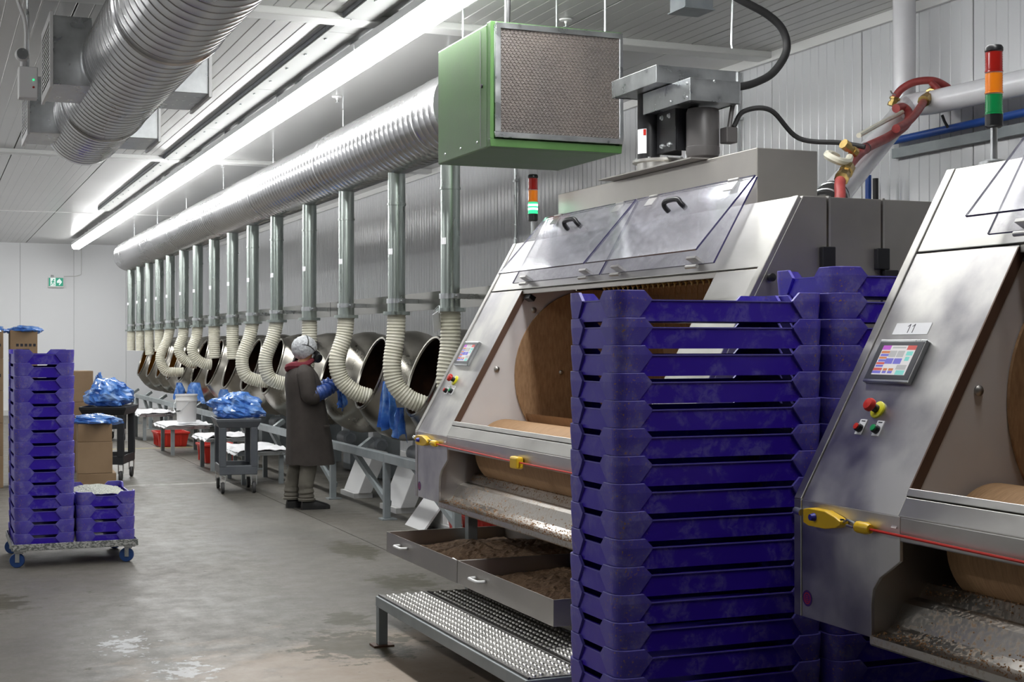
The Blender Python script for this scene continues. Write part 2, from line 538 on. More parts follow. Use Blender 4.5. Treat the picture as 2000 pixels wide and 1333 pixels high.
def local(o):
    return Matrix.Translation(o.location) @ o.rotation_euler.to_matrix().to_4x4()
def root_inv(o):
    mw = local(o)
    while o.parent:
        o = o.parent; mw = local(o) @ mw
    return mw.inverted()
def tag(o, label=None, cat=None, group=None, kind=None):
    if label: o['label'] = label
    if cat: o['category'] = cat
    if group: o['group'] = group
    if kind: o['kind'] = kind
    return o
def thing(name, label, cat, loc=(0, 0, 0), rz=0.0, group=None):
    o = bpy.data.objects.new(name, None)
    COL.objects.link(o)
    o.location = loc; o.rotation_euler = (0, 0, rz); o.empty_display_size = .1
    return tag(o, label, cat, group)
def kids(o):
    return [c for c in bpy.data.objects if c.parent == o]
def copy_tree(o, parent=None):
    c = o.copy(); COL.objects.link(c)
    c.parent = parent
    for ch in kids(o):
        copy_tree(ch, c)
    return c
def bez(pts, n=8):
    """smooth path through points (Catmull-Rom)"""
    P = [Vector(p) for p in pts]
    P = [P[0] * 2 - P[1]] + P + [P[-1] * 2 - P[-2]]
    out = []
    for i in range(1, len(P) - 2):
        for k in range(n):
            t = k / n
            a, b, c, d = P[i - 1], P[i], P[i + 1], P[i + 2]
            out.append(.5 * ((2 * b) + (c - a) * t + (2 * a - 5 * b + 4 * c - d) * t * t + (3 * b - a - 3 * c + d) * t ** 3))
    out.append(P[-2])
    return out
ORD = ['first', 'second', 'third', 'fourth', 'fifth', 'sixth', 'seventh', 'eighth', 'ninth', 'tenth', 'eleventh', 'twelfth', 'thirteenth', 'fourteenth', 'fifteenth', 'sixteenth', 'seventeenth', 'eighteenth', 'nineteenth', 'twentieth']

# ================================================================== the room
XL, XR, YB, YF, ZC = -5.0, 6.1, -5.0, 33.6, 3.9
CT = ZC - .043                       # just under the ceiling panels
def struct(o):
    o['kind'] = 'structure'; return o

# floor: dark bed with concrete slabs, joints left open
floor = struct(MB().box((XL, YB, -.12), (XR, YF, -.02)).build('floor', M['joint']))
xs = [XL, -1.1, 3.28, XR]
ys = [YB, 2.0, 16.45, 24.0, YF]
for i in range(3):
    for j in range(4):
        MB().box((xs[i] + .004, ys[j] + .004, -.10), (xs[i + 1] - .004, ys[j + 1] - .004, 0)).build('floor_slab', M['floor'], floor)
# a worn yellow stripe painted across the aisle
struct(MB().box((1.4, 22.2, 0), (3.95, 22.32, .0015)).build('trim_1', M['floorstripe']))

# right wall: ribbed white panels set side by side
def ribbed(w_, h_, n, depth=.0045, gap=.006):
    """panel in local x (width) and z (height), face towards -y"""
    b = MB(); prof = []
    p = w_ / n
    prof.append((gap / 2, depth)); 
    for k in range(n):
        x0 = gap / 2 + (w_ - gap) * k / n; x1 = gap / 2 + (w_ - gap) * (k + 1) / n
        g = .0085
        prof += [(x0 + g * .4, 0), (x1 - g, 0), (x1 - g * .5, depth)]
    A = [[(x, y, 0), (x, y, h_)] for x, y in prof]
    b.grid(A, 0, False)
    b.add([(gap / 2, depth, 0), (w_ - gap / 2, depth, 0), (w_ - gap / 2, .04, 0), (gap / 2, .04, 0), (gap / 2, depth, h_), (w_ - gap / 2, depth, h_), (w_ - gap / 2, .04, h_), (gap / 2, .04, h_)],
          [(3, 2, 6, 7), (0, 3, 7, 4), (1, 5, 6, 2), (0, 1, 2, 3), (4, 7, 6, 5)])
    return b
wr = struct(MB().box((XR, YB, 0), (XR + .12, YF, ZC)).build('wall_right', M['joint']))
pm = ribbed(1.15, ZC - .004, 11).mesh('wall_panel', M['wall'])
y = YF
while y > 0:
    o = bpy.data.objects.new('wall_panel', pm); COL.objects.link(o); o.parent = wr
    o.location = (XR - .04, y, .002); o.rotation_euler = (0, 0, -PI / 2)
    y -= 1.15
# far wall: smooth white panels
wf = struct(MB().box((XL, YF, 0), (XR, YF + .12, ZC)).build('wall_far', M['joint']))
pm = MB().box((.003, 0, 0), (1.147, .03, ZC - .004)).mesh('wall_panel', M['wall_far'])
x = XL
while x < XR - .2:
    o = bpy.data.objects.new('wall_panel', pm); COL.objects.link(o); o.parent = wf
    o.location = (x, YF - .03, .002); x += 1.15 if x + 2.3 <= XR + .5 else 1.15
struct(MB().box((XL - .12, YB, 0), (XL, YF, ZC)).build('wall_left', M['wall']))
struct(MB().box((XL, YB - .12, 0), (XR, YB, ZC)).build('wall_back', M['wall']))
# ceiling: long ribbed panels between white cover strips
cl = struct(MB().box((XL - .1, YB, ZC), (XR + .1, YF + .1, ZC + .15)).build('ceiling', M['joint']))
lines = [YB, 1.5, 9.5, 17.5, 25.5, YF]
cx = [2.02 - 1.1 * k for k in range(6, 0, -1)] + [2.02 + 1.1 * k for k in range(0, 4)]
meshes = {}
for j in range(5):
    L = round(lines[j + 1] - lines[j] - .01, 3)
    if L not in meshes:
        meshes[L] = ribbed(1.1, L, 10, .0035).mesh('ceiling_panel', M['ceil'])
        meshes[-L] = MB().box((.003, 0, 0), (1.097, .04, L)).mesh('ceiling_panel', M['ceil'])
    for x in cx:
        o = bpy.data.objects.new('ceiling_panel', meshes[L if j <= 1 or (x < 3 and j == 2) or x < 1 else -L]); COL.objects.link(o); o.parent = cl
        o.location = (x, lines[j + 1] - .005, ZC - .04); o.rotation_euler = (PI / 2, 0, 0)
for k, yy in enumerate(lines[1:5]):
    wd = .20 if k != 3 else .05
    struct(MB().box((XL, yy - wd / 2, ZC - (.09 if k != 3 else .045)), (XR - .04, yy + wd / 2, ZC - .035)).build('trim_%d' % (k + 2), M['white_trim'], None, bevel=.012 if k != 3 else 0))
struct(MB().box((XR - .075, YB, ZC - .11), (XR - .042, YF, ZC - .04)).build('trim_6', M['white_trim'], None))
struct(MB().box((XL, YF - .075, 0), (XR, YF - .031, .12)).build('baseboard_far', M['white_trim'], None))
struct(MB().box((XR - .075, YB, 0), (XR - .042, YF, .12)).build('baseboard_right', M['white_trim'], None))

# ================================================================== fluorescent fixtures
LX, LZ = 2.95, 3.68
def fixture_parts(root, L):
    b = MB()
    prof = [(-.10, .04), (-.085, -.015), (-.05, -.045), (.05, -.045), (.085, -.015), (.10, .04)]
    A = [[(x, .012, z), (x, L - .012, z)] for x, z in prof]
    b.grid(A, 0, False)
    b.add([(x, yv, z) for yv in (.012, L - .012) for x, z in prof], [(0, 1, 2, 3, 4, 5), (11, 10, 9, 8, 7, 6)])
    b.build('diffuser', M['lamp'], root)
    MB().box((-.105, .006, .041), (.105, L - .006, .10)).build('housing', M['lamp_house'], root, bevel=.006)
    for yv in (.35, L - .35):
        MB().box((-.03, yv - .02, .10), (.03, yv + .02, CT - LZ)).build('bracket', M['lamp_house'], root)
L = 2.44
n_fix = 12
proto = None
for k in range(n_fix):
    y0 = 31.9 - L * (k + 1)
    where = 'at the far end wall' if k == 0 else '%s from the far wall' % ORD[k]
    lab = 'white fluorescent ceiling light over the steel duct, ' + where
    if proto is None:
        proto = thing('fluorescent_light', lab, 'light', (LX, y0, LZ), 0, 'fluorescent lights in the row over the duct')
        fixture_parts(proto, L)
    else:
        c = copy_tree(proto); c.location = (LX, y0, LZ); c['label'] = lab
# a second row along the left side of the hall, out of the picture
for k, yl in enumerate((29.2, 26.4, 23.6, 20.8, 18.0, 11.0, 4.5)):
    c = copy_tree(proto); c.location = (-2.2, yl, LZ)
    c['label'] = '%s white ceiling light from the far end in the row along the left' % ORD[k]
    c['group'] = 'fluorescent lights in the left row'
# board the row is fixed to
rail = thing('mounting_board', 'light grey mounting board with bolts along the left of the ceiling lights', 'board', (2.72, 20, CT - .05))
for k in range(9):
    y0 = -17.5 + 2.45 * k
    if y0 + 2.44 > 11.9: break
    MB().box((-.10, y0, .012), (.122, y0 + 2.44, .05)).build('board_length', M['board'], rail)
    MB().box((-.110, y0, .022), (-.10, y0 + 2.44, .05)).build('edge_strip', M['grey_paint'], rail)
    for q in range(4):
        MB().box((-.055, y0 + .2 + .6 * q, .004), (-.045, y0 + .24 + .6 * q, .012)).build('bolt_tab', M['frame_grey'], rail)

# ================================================================== big spiral duct on the left
def spiral(y0, y1, r, pitch, c, n=48, ridge=.007, seam=.012):
    prof = []
    y = 0; L = y1 - y0
    mis = []
    while y < L - pitch:
        prof += [(r, y), (r, y + pitch - seam - .016), (r + ridge, y + pitch - seam - .011), (r + ridge, y + pitch - seam - .003), (r, y + pitch - seam)]
        mis += [0, 0, 0, 0, 1]   # last one: the dark lock seam
        y += pitch
    prof.append((r, L)); 
    return prof, mis
bd = thing('supply_duct', 'large spiral steel air duct hanging near the ceiling at upper left', 'duct', (1.17, 12.0, 3.35))
prof, mis = spiral(0, 9.0, .30, .125, None, ridge=.003, seam=.008)
b = MB(); b.lathe(prof, (0, 0, 0), (0, -1, 0), 56, 0, True, False, mis)
b.build('duct_tube', [M['duct'], M['galv_dark']], bd)
for yy in (-2.61, -.48):
    for s in (-1, 1):
        # square outlet collar through the side with a grille on its end
        x0, x1 = (.24, .47) if s > 0 else (-.47, -.24)
        cb = MB(); cb.box((x0, yy - .34, -.17), (x1, yy + .34, .25))
        ob = cb.build('outlet_box', M['galv'], bd, bevel=.004)
        xg = s * .47
        g = MB()
        for (ya, yb, za, zb) in ((-.36, .36, .22, .27), (-.36, .36, -.19, -.14), (-.36, -.31, -.14, .22), (.31, .36, -.14, .22)):
            g.box((min(xg, xg + s * .018), yy + ya, za), (max(xg, xg + s * .018), yy + yb, zb))
        g.build('grille_frame', M['white'], ob)
        MB().box((min(xg, xg + s * .003), yy - .31, -.14), (max(xg, xg + s * .003), yy + .31, .22)).build('grille_back', M['dark'], ob)
        for q in range(14):
            zz = -.13 + q * .0255
            MB().cbox((xg + s * .009, yy, zz), (.011, .62, .003), 0, Euler((0, s * .4, 0)).to_matrix()).build('grille_slat', M['white'], ob)
for yy in (-1.5, -4.5, -7.5):
    for s in (-1, 1):
        MB().cyl((s * .305, yy, 0), (s * .305, yy, .51), .006, n=6).build('hanger_rod', M['galv'], bd)
    MB().lathe([(.300, -.03), (.311, -.02), (.311, .02), (.300, .03)], (0, yy, 0), (0, 1, 0), 48, 0, False, False).build('hanger_strap', M['duct'], bd)

# emergency light on a drop rod beside it
el = thing('emergency_light', 'white emergency light unit on a drop rod left of the big duct', 'light', (.50, 8.15, 2.93))
MB().box((-.05, -.045, 0), (.05, .045, .17)).build('battery_box', M['white'], el, bevel=.006)
MB().sphere((-.03, -.02, .235), .038).build('lamp_head', M['white'], el)
MB().cyl((-.03, -.045, .235), (-.03, -.062, .235), .030, n=16).build('lamp_lens', M['galv'], el)
MB().cyl((-.03, -.02, .165), (-.03, -.02, .21), .010, n=8).build('lamp_stem', M['white'], el)
MB().cyl((0, .02, .17), (0, .02, .92), .009, n=8).build('drop_rod', M['galv'], el)
MB().box((-.13, -.03, .80), (-.04, .05, .93)).build('junction_box', M['galv'], el, bevel=.004)
MB().tube(bez([(-.085, .0, .80), (-.085, -.02, .68), (-.05, -.02, .52), (-.012, -.01, .40), (-.012, .01, .17)], 6), .010, 8).build('cable', M['white'], el)
MB().cyl((.026, -.044, .10), (.028, -.048, .10), .006, n=8).build('indicator_lamp', M['l_grn_on'], el)
MB().cyl((.026, -.044, .06), (.028, -.048, .06), .006, n=8).build('test_button', M['red'], el)

# ================================================================== main extraction duct over the pans
DX, DZ, DR = 3.7, 3.35, .30
Yp = [3.7 * r for r in (2.773, 3.138, 3.565, 3.95, 4.358, 4.712, 5.05, 5.40, 5.755, 6.09, 6.457, 6.78, 7.11, 7.434, 7.78)]
md = thing('extraction_duct', 'long round spiral steel duct running above the row of coating pans', 'duct', (DX, 9.8, DZ))
prof, mis = spiral(0, 19.3, DR, .125, None, ridge=.0035, seam=.005)
b = MB(); b.lathe(prof, (0, 0, 0), (0, 1, 0), 44, 0, True, False, mis)
b.lathe([(DR, 19.3), (DR * .93, 19.48), (DR * .7, 19.62), (.001, 19.7)], (0, 0, 0), (0, 1, 0), 44, 0, False, False)
b.build('duct_tube', [M['duct'], M['galv_dark']], md)
for k in range(7):
    yy = .5 + k * 3.0
    MB().cyl((0, yy, DR), (0, yy, CT - DZ), .007, n=6).build('hanger_rod', M['galv'], md)
    MB().lathe([(DR, -.03), (DR + .007, -.02), (DR + .007, .02), (DR, .03)], (0, yy, 0), (0, 1, 0), 44, 0, False, False).build('joint_band', M['duct'], md)

# 15 drop pipes with hoses
def hose_mesh(pts, r=.079, pitch=.027):
    pts = bez(pts, 40)
    # resample by arc length, ridged radius
    acc = [0]
    for i in range(1, len(pts)):
        acc.append(acc[-1] + (pts[i] - pts[i - 1]).length)
    L = acc[-1]; n = max(2, int(L / (pitch / 3)))
    P = []; rs = []
    j = 0
    for i in range(n + 1):
        s_ = L * i / n
        while j < len(acc) - 2 and acc[j + 1] < s_: j += 1
        t_ = (s_ - acc[j]) / max(1e-9, acc[j + 1] - acc[j])
        P.append(pts[j].lerp(pts[j + 1], min(1, t_)))
        rs.append(r + (.0038 if i % 3 == 1 else -.002))
    b = MB(); b.tube(P, rs, 18, 0, False)
    b2 = MB(); b2.tube(P[:3], [r - .012] * 3, 18); 
    # inner wall at the mouth
    q = P[-6:]; b.tube(q, [r - .008] * len(q), 18, 0, False)
    return b
kinds = ['down', 'bendA', 'bendB', 'down', 'bendC', 'bendC', 'short', 'short', 'bendD', 'bendD', 'bendE', 'shortest', 'short', 'shortest', 'shortest']
HZ = 1.86
HP = {
 'down': [(0, 0, HZ), (0, 0, 1.6), (-.03, 0, 1.35), (-.01, 0, 1.1)],
 'bendA': [(0, 0, HZ), (-.01, 0, 1.65), (-.04, 0, 1.42), (-.01, -.01, 1.25), (.10, -.04, 1.13), (.24, -.06, 1.07)],
 'bendB': [(0, 0, HZ), (-.02, 0, 1.68), (-.09, 0, 1.45), (-.05, 0, 1.26), (.08, -.02, 1.14), (.22, -.04, 1.09)],
 'bendC': [(0, 0, HZ), (-.04, 0, 1.68), (-.13, 0, 1.42), (-.09, 0, 1.22), (.05, 0, 1.15), (.20, -.02, 1.13)],
 'bendD': [(0, 0, HZ), (-.02, 0, 1.70), (-.08, 0, 1.52), (-.02, 0, 1.38), (.10, 0, 1.30), (.20, 0, 1.29)],
 'bendE': [(0, 0, HZ), (-.05, 0, 1.66), (-.16, 0, 1.38), (-.08, 0, 1.16), (.08, 0, 1.13), (.22, -.02, 1.13)],
 'short': [(0, 0, HZ), (0, 0, 1.6), (.01, 0, 1.40)],
 'shortest': [(0, 0, HZ), (0, 0, 1.62), (0, 0, 1.47)],
}
KTXT = {'down': 'straight cream hose hanging', 'bendA': 'ridged cream hose bent into a pan', 'bendB': 'ridged cream hose bent into a pan', 'bendC': 'cream hose curving into a pan', 'bendD': 'cream hose with a short curl', 'bendE': 'cream hose with a long sweeping curl', 'short': 'short straight cream hose', 'shortest': 'very short cream hose'}
def pipe_mesh():
    b = MB(); zt = DZ - DR + .05 - HZ
    b.lathe([(.078, 0), (.078, .10), (.074, .101), (.074, zt - .32), (.080, zt - .319), (.080, zt - .30), (.075, zt - .299), (.075, zt)], (0, 0, HZ), (0, 0, 1), 20, 0, True, True)
    return b
pm_ = pipe_mesh().mesh('pipe', M['galv_pipe'])
fl_ = MB().lathe([(.080, -.014), (.116, -.014), (.116, .014), (.080, .014)], (0, 0, HZ), (0, 0, 1), 20).mesh('flange', M['galv_pipe'])
cb_ = MB()
cb_.lathe([(.079, .085), (.086, .085), (.086, .125), (.079, .125)], (0, 0, HZ), (0, 0, 1), 20)
cb_.box((-.02, -.13, HZ + .09), (.02, -.084, HZ + .12)); cb_.cyl((0, -.17, HZ + .105), (0, .17, HZ + .105), .008, n=8)
cb_.box((.07, -.012, HZ + .085), (.193, .012, HZ + .125))
cl_ = cb_.mesh('clamp', M['galv'])
tg_ = MB().add([(-.0765 * math.cos(a), -.0765 * math.sin(a), HZ + z_) for z_ in (.50, .55) for a in (.05, .3, .55, .8)], [(0, 1, 5, 4), (1, 2, 6, 5), (2, 3, 7, 6)]).mesh('paper_tag', M['paper'])
hm = {}
for i, yy in enumerate(Yp):
    nm = ORD[i] + ' from the near end' if i < 8 else ORD[14 - i] + ' from the far end'
    if i == 14: nm = 'last at the far end'
    t_ = thing('drop_pipe', 'galvanised drop pipe with %s, %s' % (KTXT[kinds[i]], nm), 'pipe', (DX, yy, 0), 0, 'drop pipes under the extraction duct')
    for me_ in (pm_, fl_, cl_, tg_):
        o = bpy.data.objects.new(me_.name.split('.')[0], me_); COL.objects.link(o); o.parent = t_
    if kinds[i] not in hm:
        hm[kinds[i]] = hose_mesh(HP[kinds[i]]).mesh('flexible_hose', M['hose'])
    o = bpy.data.objects.new('flexible_hose', hm[kinds[i]]); COL.objects.link(o); o.parent = t_
    if i == 0:
        s_ = MB(); s_.cbox((-.13, -.06, HZ - .09), (.004, .16, .14), 0, Euler((.25, 0, -.7)).to_matrix())
        sg = s_.build('card_sign', M['paper'], t_); sg['label'] = 'white card with handwriting'
        for q, (txt, zz) in enumerate((('NUT LOT', .022), ('BLD00', -.028))):
            cu = bpy.data.curves.new('w', 'FONT'); cu.body = txt; cu.size = .036; cu.align_x = 'CENTER'
            tmp = bpy.data.objects.new('tmp', cu); COL.objects.link(tmp)
            dg = bpy.context.evaluated_depsgraph_get()
            me_ = bpy.data.meshes.new_from_object(tmp.evaluated_get(dg)); bpy.data.objects.remove(tmp)
            me_.materials.append(M['ink'])
            rot = Euler((.25, 0, -.7)).to_matrix().to_4x4() @ Matrix.Translation((-.0035, 0, zz)) @ Matrix(((0, 0, -1, 0), (-1, 0, 0, 0), (0, 1, 0, 0), (0, 0, 0, 1)))
            me_.transform(Matrix.Translation((-.13, -.06, HZ - .09)) @ rot)
            o = bpy.data.objects.new('lettering', me_); COL.objects.link(o); o.parent = sg
        MB().tube(bez([(-.14, -.005, HZ - .02), (-.11, -.05, HZ + .03), (-.13, -.115, HZ - .03)], 6), .004, 6).build('hang_wire', M['galv'], sg)
# stainless carrying rail behind the flanges
rl = thing('carrying_rail', 'flat stainless rail on the wall side carrying the drop pipes', 'rail', (3.90, 19.2, 1.885))
for k in range(8):
    MB().box((-.006, -9.5 + k * 2.4, .0), (.006, -9.5 + k * 2.4 + 2.385, .15)).build('rail_plate', M['rail_steel'], rl)
for k in range(8):
    MB().box((.006, -9.3 + k * 2.4, .04), (.35, -9.26 + k * 2.4, .08)).build('wall_bracket', M['galv'], rl)

# ================================================================== belt coating machine (built once in hall coordinates, then copied)
MX, MY0, MY1 = 2.70, 5.00, 8.10           # front plane, near end, far end
ZB, ZF, ZW0, ZW1, ZT = .69, 1.08, 1.15, 1.915, 2.215
KS = .5602
mach = thing('coating_machine', 'stainless belt coating machine in mid picture with open clear lids and two pulled-out crumb drawers', 'machine', (MX, MY1, 0), 0, 'belt coating machines')
NRM = Vector((-.8724, 0, .4887))
def sp(y, z, off=0.0):
    return Vector((MX + KS * (z - ZF), y, z)) + NRM * off
def slab(b, yz, o0, o1, mi=0):
    """flat plate on the sloping front: polygon in (y, z), thickness from o0 to o1"""
    return b.prism([sp(y, z, o0) for y, z in yz], NRM * (o1 - o0), mi)
def part(b, name, m, bevel=0, parent=None, label=None, kind=None):
    o = b.build(name, m, parent or mach, True, bevel, kind)
    if label: o['label'] = label
    return o
XT = MX + KS * (ZT - ZF)
XBK = 4.55
# sloping face plates
b = MB(); slab(b, [(7.55, ZF), (8.055, ZF), (8.055, ZW1 - .004), (7.55, ZW1 - .004)], -.012, 0)
part(b, 'front_plate', M['steel_worn'], .002)
b = MB(); slab(b, [(5.045, ZF), (5.375, ZF), (5.375, ZW1 - .004), (5.045, ZW1 - .004)], -.012, 0)
part(b, 'front_plate', M['steel'], .002)
b = MB(); slab(b, [(5.045, ZW1 + .004), (8.055, ZW1 + .004), (8.055, ZT), (5.045, ZT)], -.012, 0)
part(b, 'top_plate', M['steel'], .002)
for ya, yb in ((8.058, 8.10), (5.0, 5.042)):
    b = MB(); slab(b, [(ya, ZF), (yb, ZF), (yb, ZT), (ya, ZT)], -.02, .004)
    b.box((MX - .003, ya, ZB), (MX + .02, yb, ZF))
    part(b, 'corner_flange', M['steel'], .003)
# cross bar below the window
b = MB(); slab(b, [(5.375, ZF), (7.55, ZF), (7.55, ZW0 - .012), (5.375, ZW0 - .012)], -.03, .001)
b.box((MX, 5.375, 1.005), (MX + .025, 7.54, ZF))
part(b, 'cross_bar', M['steel'], .004)
b = MB(); slab(b, [(5.375, ZW0 - .010), (7.55, ZW0 - .010), (7.55, ZW0 + .012), (5.375, ZW0 + .012)], -.03, .004)
part(b, 'sill_strip', M['steel'], .002)
# lower front with the swept cheek
b = MB()
b.prism([(MX, y, z) for y, z in ((8.057, ZB), (8.057, ZF), (7.54, ZF), (7.54, .945), (7.585, .915), (7.64, .88), (7.672, .84), (7.68, .79), (7.68, ZB))], (.012, 0, 0))
part(b, 'lower_panel', M['steel_worn'], .002)
b = MB(); b.prism([(MX, y, z) for y, z in ((5.043, ZB), (5.043, ZF), (5.375, ZF), (5.375, .945), (5.33, .915), (5.28, .88), (5.25, .84), (5.24, .79), (5.24, ZB))], (.012, 0, 0))
part(b, 'lower_panel', M['steel'], .002)
for y0 in (7.682, 5.228):
    b = MB(); b.prism([(x, y0, z) for x, z in ((MX + .012, ZB), (MX + .012, .95), (MX + .05, 1.0), (3.25, 1.0), (3.25, ZB))], (0, .010, 0))
    part(b, 'cheek_plate', M['steel_side'])
# side skins
def side(y, d):
    cuts = [MX + .022, 3.483, 3.757, XBK]
    for i in range(3):
        x0, x1 = cuts[i] + (.008 if i else 0), cuts[i + 1] - .008
        top = [(XT + .02, ZT), (x1, ZT)] if i == 0 else [(x0, ZT), (x1, ZT)]
        pts = [(x0, ZB)] + ([(x0, ZF)] if i == 0 else []) + top + [(x1, ZB)]
        b = MB(); b.prism([(x, y, z) for x, z in pts], (0, d, 0))
        part(b, 'side_panel', M['steel_side'], .003)
        if i:
            b = MB(); b.box((x0 - .009, y - d * .15, ZB), (x0 + .001, y + d * .9, ZT + .004)); part(b, 'bright_seam', M['steel'])
            if d > 0:
                b = MB(); b.box((x0 - .055, y - .028, 1.915), (x0 + .01, y - .001, 2.005)); b.box((x0 - .02, y - .036, 1.83), (x0 + .05, y - .001, 1.913))
                part(b, 'hinge_block', M['black'], .004)
side(MY0, .02); side(MY1, -.02)
part(MB().lathe([(.008, 0), (.008, .012), (.017, .014), (.017, .032), (.001, .036)], (3.19, MY0, 1.872), (0, -1, 0), 16), 'side_knob', M['black'])
# roof and back
part(MB().box((XT, MY0 + .02, ZT - .012), (XBK, MY1 - .02, ZT)), 'roof_plate', M['steel_side'])
part(MB().box((XBK - .012, MY0 + .02, ZB), (XBK, MY1 - .02, ZT)), 'back_panel', M['steel_side'])
part(MB().box((3.3, MY0 + .02, ZB), (XBK, MY1 - .02, ZB + .012)), 'bottom_plate', M['steel_side'])
# window header, white end plates, discs
b = MB(); b.prism([(x, 5.375, z) for x, z in ((3.165, 1.885), (3.165, 1.91), (3.26, 1.93), (3.26, 1.905))], (0, 2.175, 0))
part(b, 'window_header', M['steel_side'], .003)
part(MB().prism([sp(7.45, ZW1 - .02, -.02), sp(7.45, ZW1 - .02, -.06), sp(7.45, ZW1 - .045, -.06), sp(7.45, ZW1 - .045, -.02)], (0, .085, 0)), 'switch_block', M['black'], .003)
for y0, nm in ((7.553, 'far'), (5.335, 'near')):
    b = MB(); b.prism([sp(y0, ZW0 - .1, -.014), sp(y0, ZW1, -.014), (4.3, y0, ZW1), (4.3, y0, 1.02), (2.98, y0, 1.02)], (0, .025, 0))
    wp = part(b, 'end_plate', M['hdpe'], 0)
    for x, z in ((3.005, 1.455), (3.235, 1.795)):
        MB().lathe([(.017, 0), (.017, .006), (.010, .014), (.001, .016)], (x, y0 if nm == 'far' else y0 + .025, z), (0, -1 if nm == 'far' else 1, 0), 14).build('bolt_head', M['steel_side'], wp, True)
b = MB(); slab(b, [(7.548, ZW0), (7.5545, ZW0), (7.5545, ZW1 - .01), (7.548, ZW1 - .01)], -.034, .0005)
part(b, 'window_edge', M['rust'])
DCX, DCZ, DRD = 3.61, 1.42, .497
dd = part(MB().lathe([(.001, 0), (DRD, 0), (DRD, .012)], (DCX, 7.537, DCZ), (0, 1, 0), 64), 'end_disc', M['disc'])
MB().lathe([(.013, 0), (.013, .006), (.006, .012), (.001, .012)], (3.40, 7.537, 1.434), (0, -1, 0), 12).build('bolt_head', M['steel'], dd, True)
part(MB().lathe([(.001, .012), (DRD, .012), (DRD, 0), (.001, 0)], (DCX, 5.361, DCZ), (0, 1, 0), 64), 'end_disc', M['disc'])
# brown belt: roller at the front, hollow bed, rising back
RC, RR = (3.05, .985), .185
roll = MB().lathe([(RR - .02, 0), (RR, .012), (RR, 2.16), (RR - .02, 2.172)], (RC[0], 5.37, RC[1]), (0, 1, 0), 48)
part(roll, 'belt_roller', M['belt'])
prof = []
for k in range(30):
    a = R(207 + k * 158 / 29)
    prof.append((DCX + (DRD - .012) * math.cos(a), DCZ + (DRD - .012) * math.sin(a)))
prof += [(4.06, 1.6), (3.98, 1.80), (3.90, 1.93)]
A = [[(x, 5.372, z), (x, 7.535, z)] for x, z in prof]
B_ = [[(x + .01, 5.372, z - .012), (x + .01, 7.535, z - .012)] for x, z in prof]
b = MB(); b.shell(A, B_, 0, True); part(b, 'belt_bed', M['belt'])
part(MB().box((3.93, 5.375, 1.85), (3.95, 7.53, ZT - .03)), 'rear_curtain', M['belt'])
# spray manifold
part(MB().cyl((3.33, 5.40, 1.925), (3.33, 7.5, 1.925), .012, n=10), 'spray_pipe', M['galv'])
for k in range(22):
    yy = 5.66 + k * .055
    b = MB(); b.lathe([(.009, 0), (.011, .006), (.011, .022), (.006, .026), (.004, .040)], (3.33, yy, 1.915), (0, 0, -1), 10)
    nz_ = part(b, 'spray_nozzle', M['brass'])
    MB().cyl((3.33, yy, 1.876), (3.33 + rnd.uniform(-.01, .01), yy + rnd.uniform(-.008, .008), 1.62), .0016, .0012, 5).build('syrup_thread', M['amber_in'], nz_, True)
# chute below the roller
prof = [(MX - .004, ZB - .018), (MX - .004, ZB + .006), (MX + .055, ZB + .016), (MX + .085, ZB + .035), (MX + .125, .79), (MX + .15, .80), (MX + .18, .803), (MX + .215, .845), (MX + .35, .86)]
b = MB(); A = [[(x, 5.238, z), (x, 7.682, z)] for x, z in prof]; B_ = [[(x + .004, 5.238, z - .006), (x + .004, 7.682, z - .006)] for x, z in prof]
b.shell(A, B_, 0, False); part(b, 'discharge_chute', M['chute'])
# loose bits on the chute lip
b = MB()
for k in range(1500):
    yy = rnd.uniform(5.26, 7.67); xx = MX + abs(rnd.gauss(.04, .035)); 
    if rnd.random() < .3: xx = MX + rnd.uniform(.19, .23)
    if xx > MX + .235: continue
    zz = None
    for (xa, za), (xb, zb) in zip(prof[1:], prof[2:]):
        if xa <= xx <= xb: zz = za + (zb - za) * (xx - xa) / (xb - xa)
    if zz is None: continue
    s_ = rnd.uniform(.0015, .0038)
    b.cbox((xx, yy, zz + s_ * .4), (s_ * rnd.uniform(.8, 1.6), s_ * rnd.uniform(.8, 2.2), s_), 0, Euler((rnd.random(), rnd.random(), rnd.random() * 6)).to_matrix())
part(b, 'loose_crumbs', M['tan_bits'], kind='stuff')
# legs
for x in (3.0, 4.4):
    for y in (MY1 - .15, MY0 + .15):
        b = MB(); b.box((x - .03, y - .03, .012), (x + .03, y + .03, ZB)); b.box((x - .06, y - .06, 0), (x + .06, y + .06, .012)); part(b, 'leg', M['frame_grey'], .003)
# hood box on the roof
HB = (3.51, 5.60, ZT, 3.84, 7.82, 2.50)
b = MB(); b.box(HB[:3], HB[3:]); part(b, 'hood_box', M['steel_side'], .004)
b = MB(); b.box((3.42, 6.05, 2.5005), (3.80, 7.08, 2.507)); part(b, 'hood_lid', M['steel_side'])
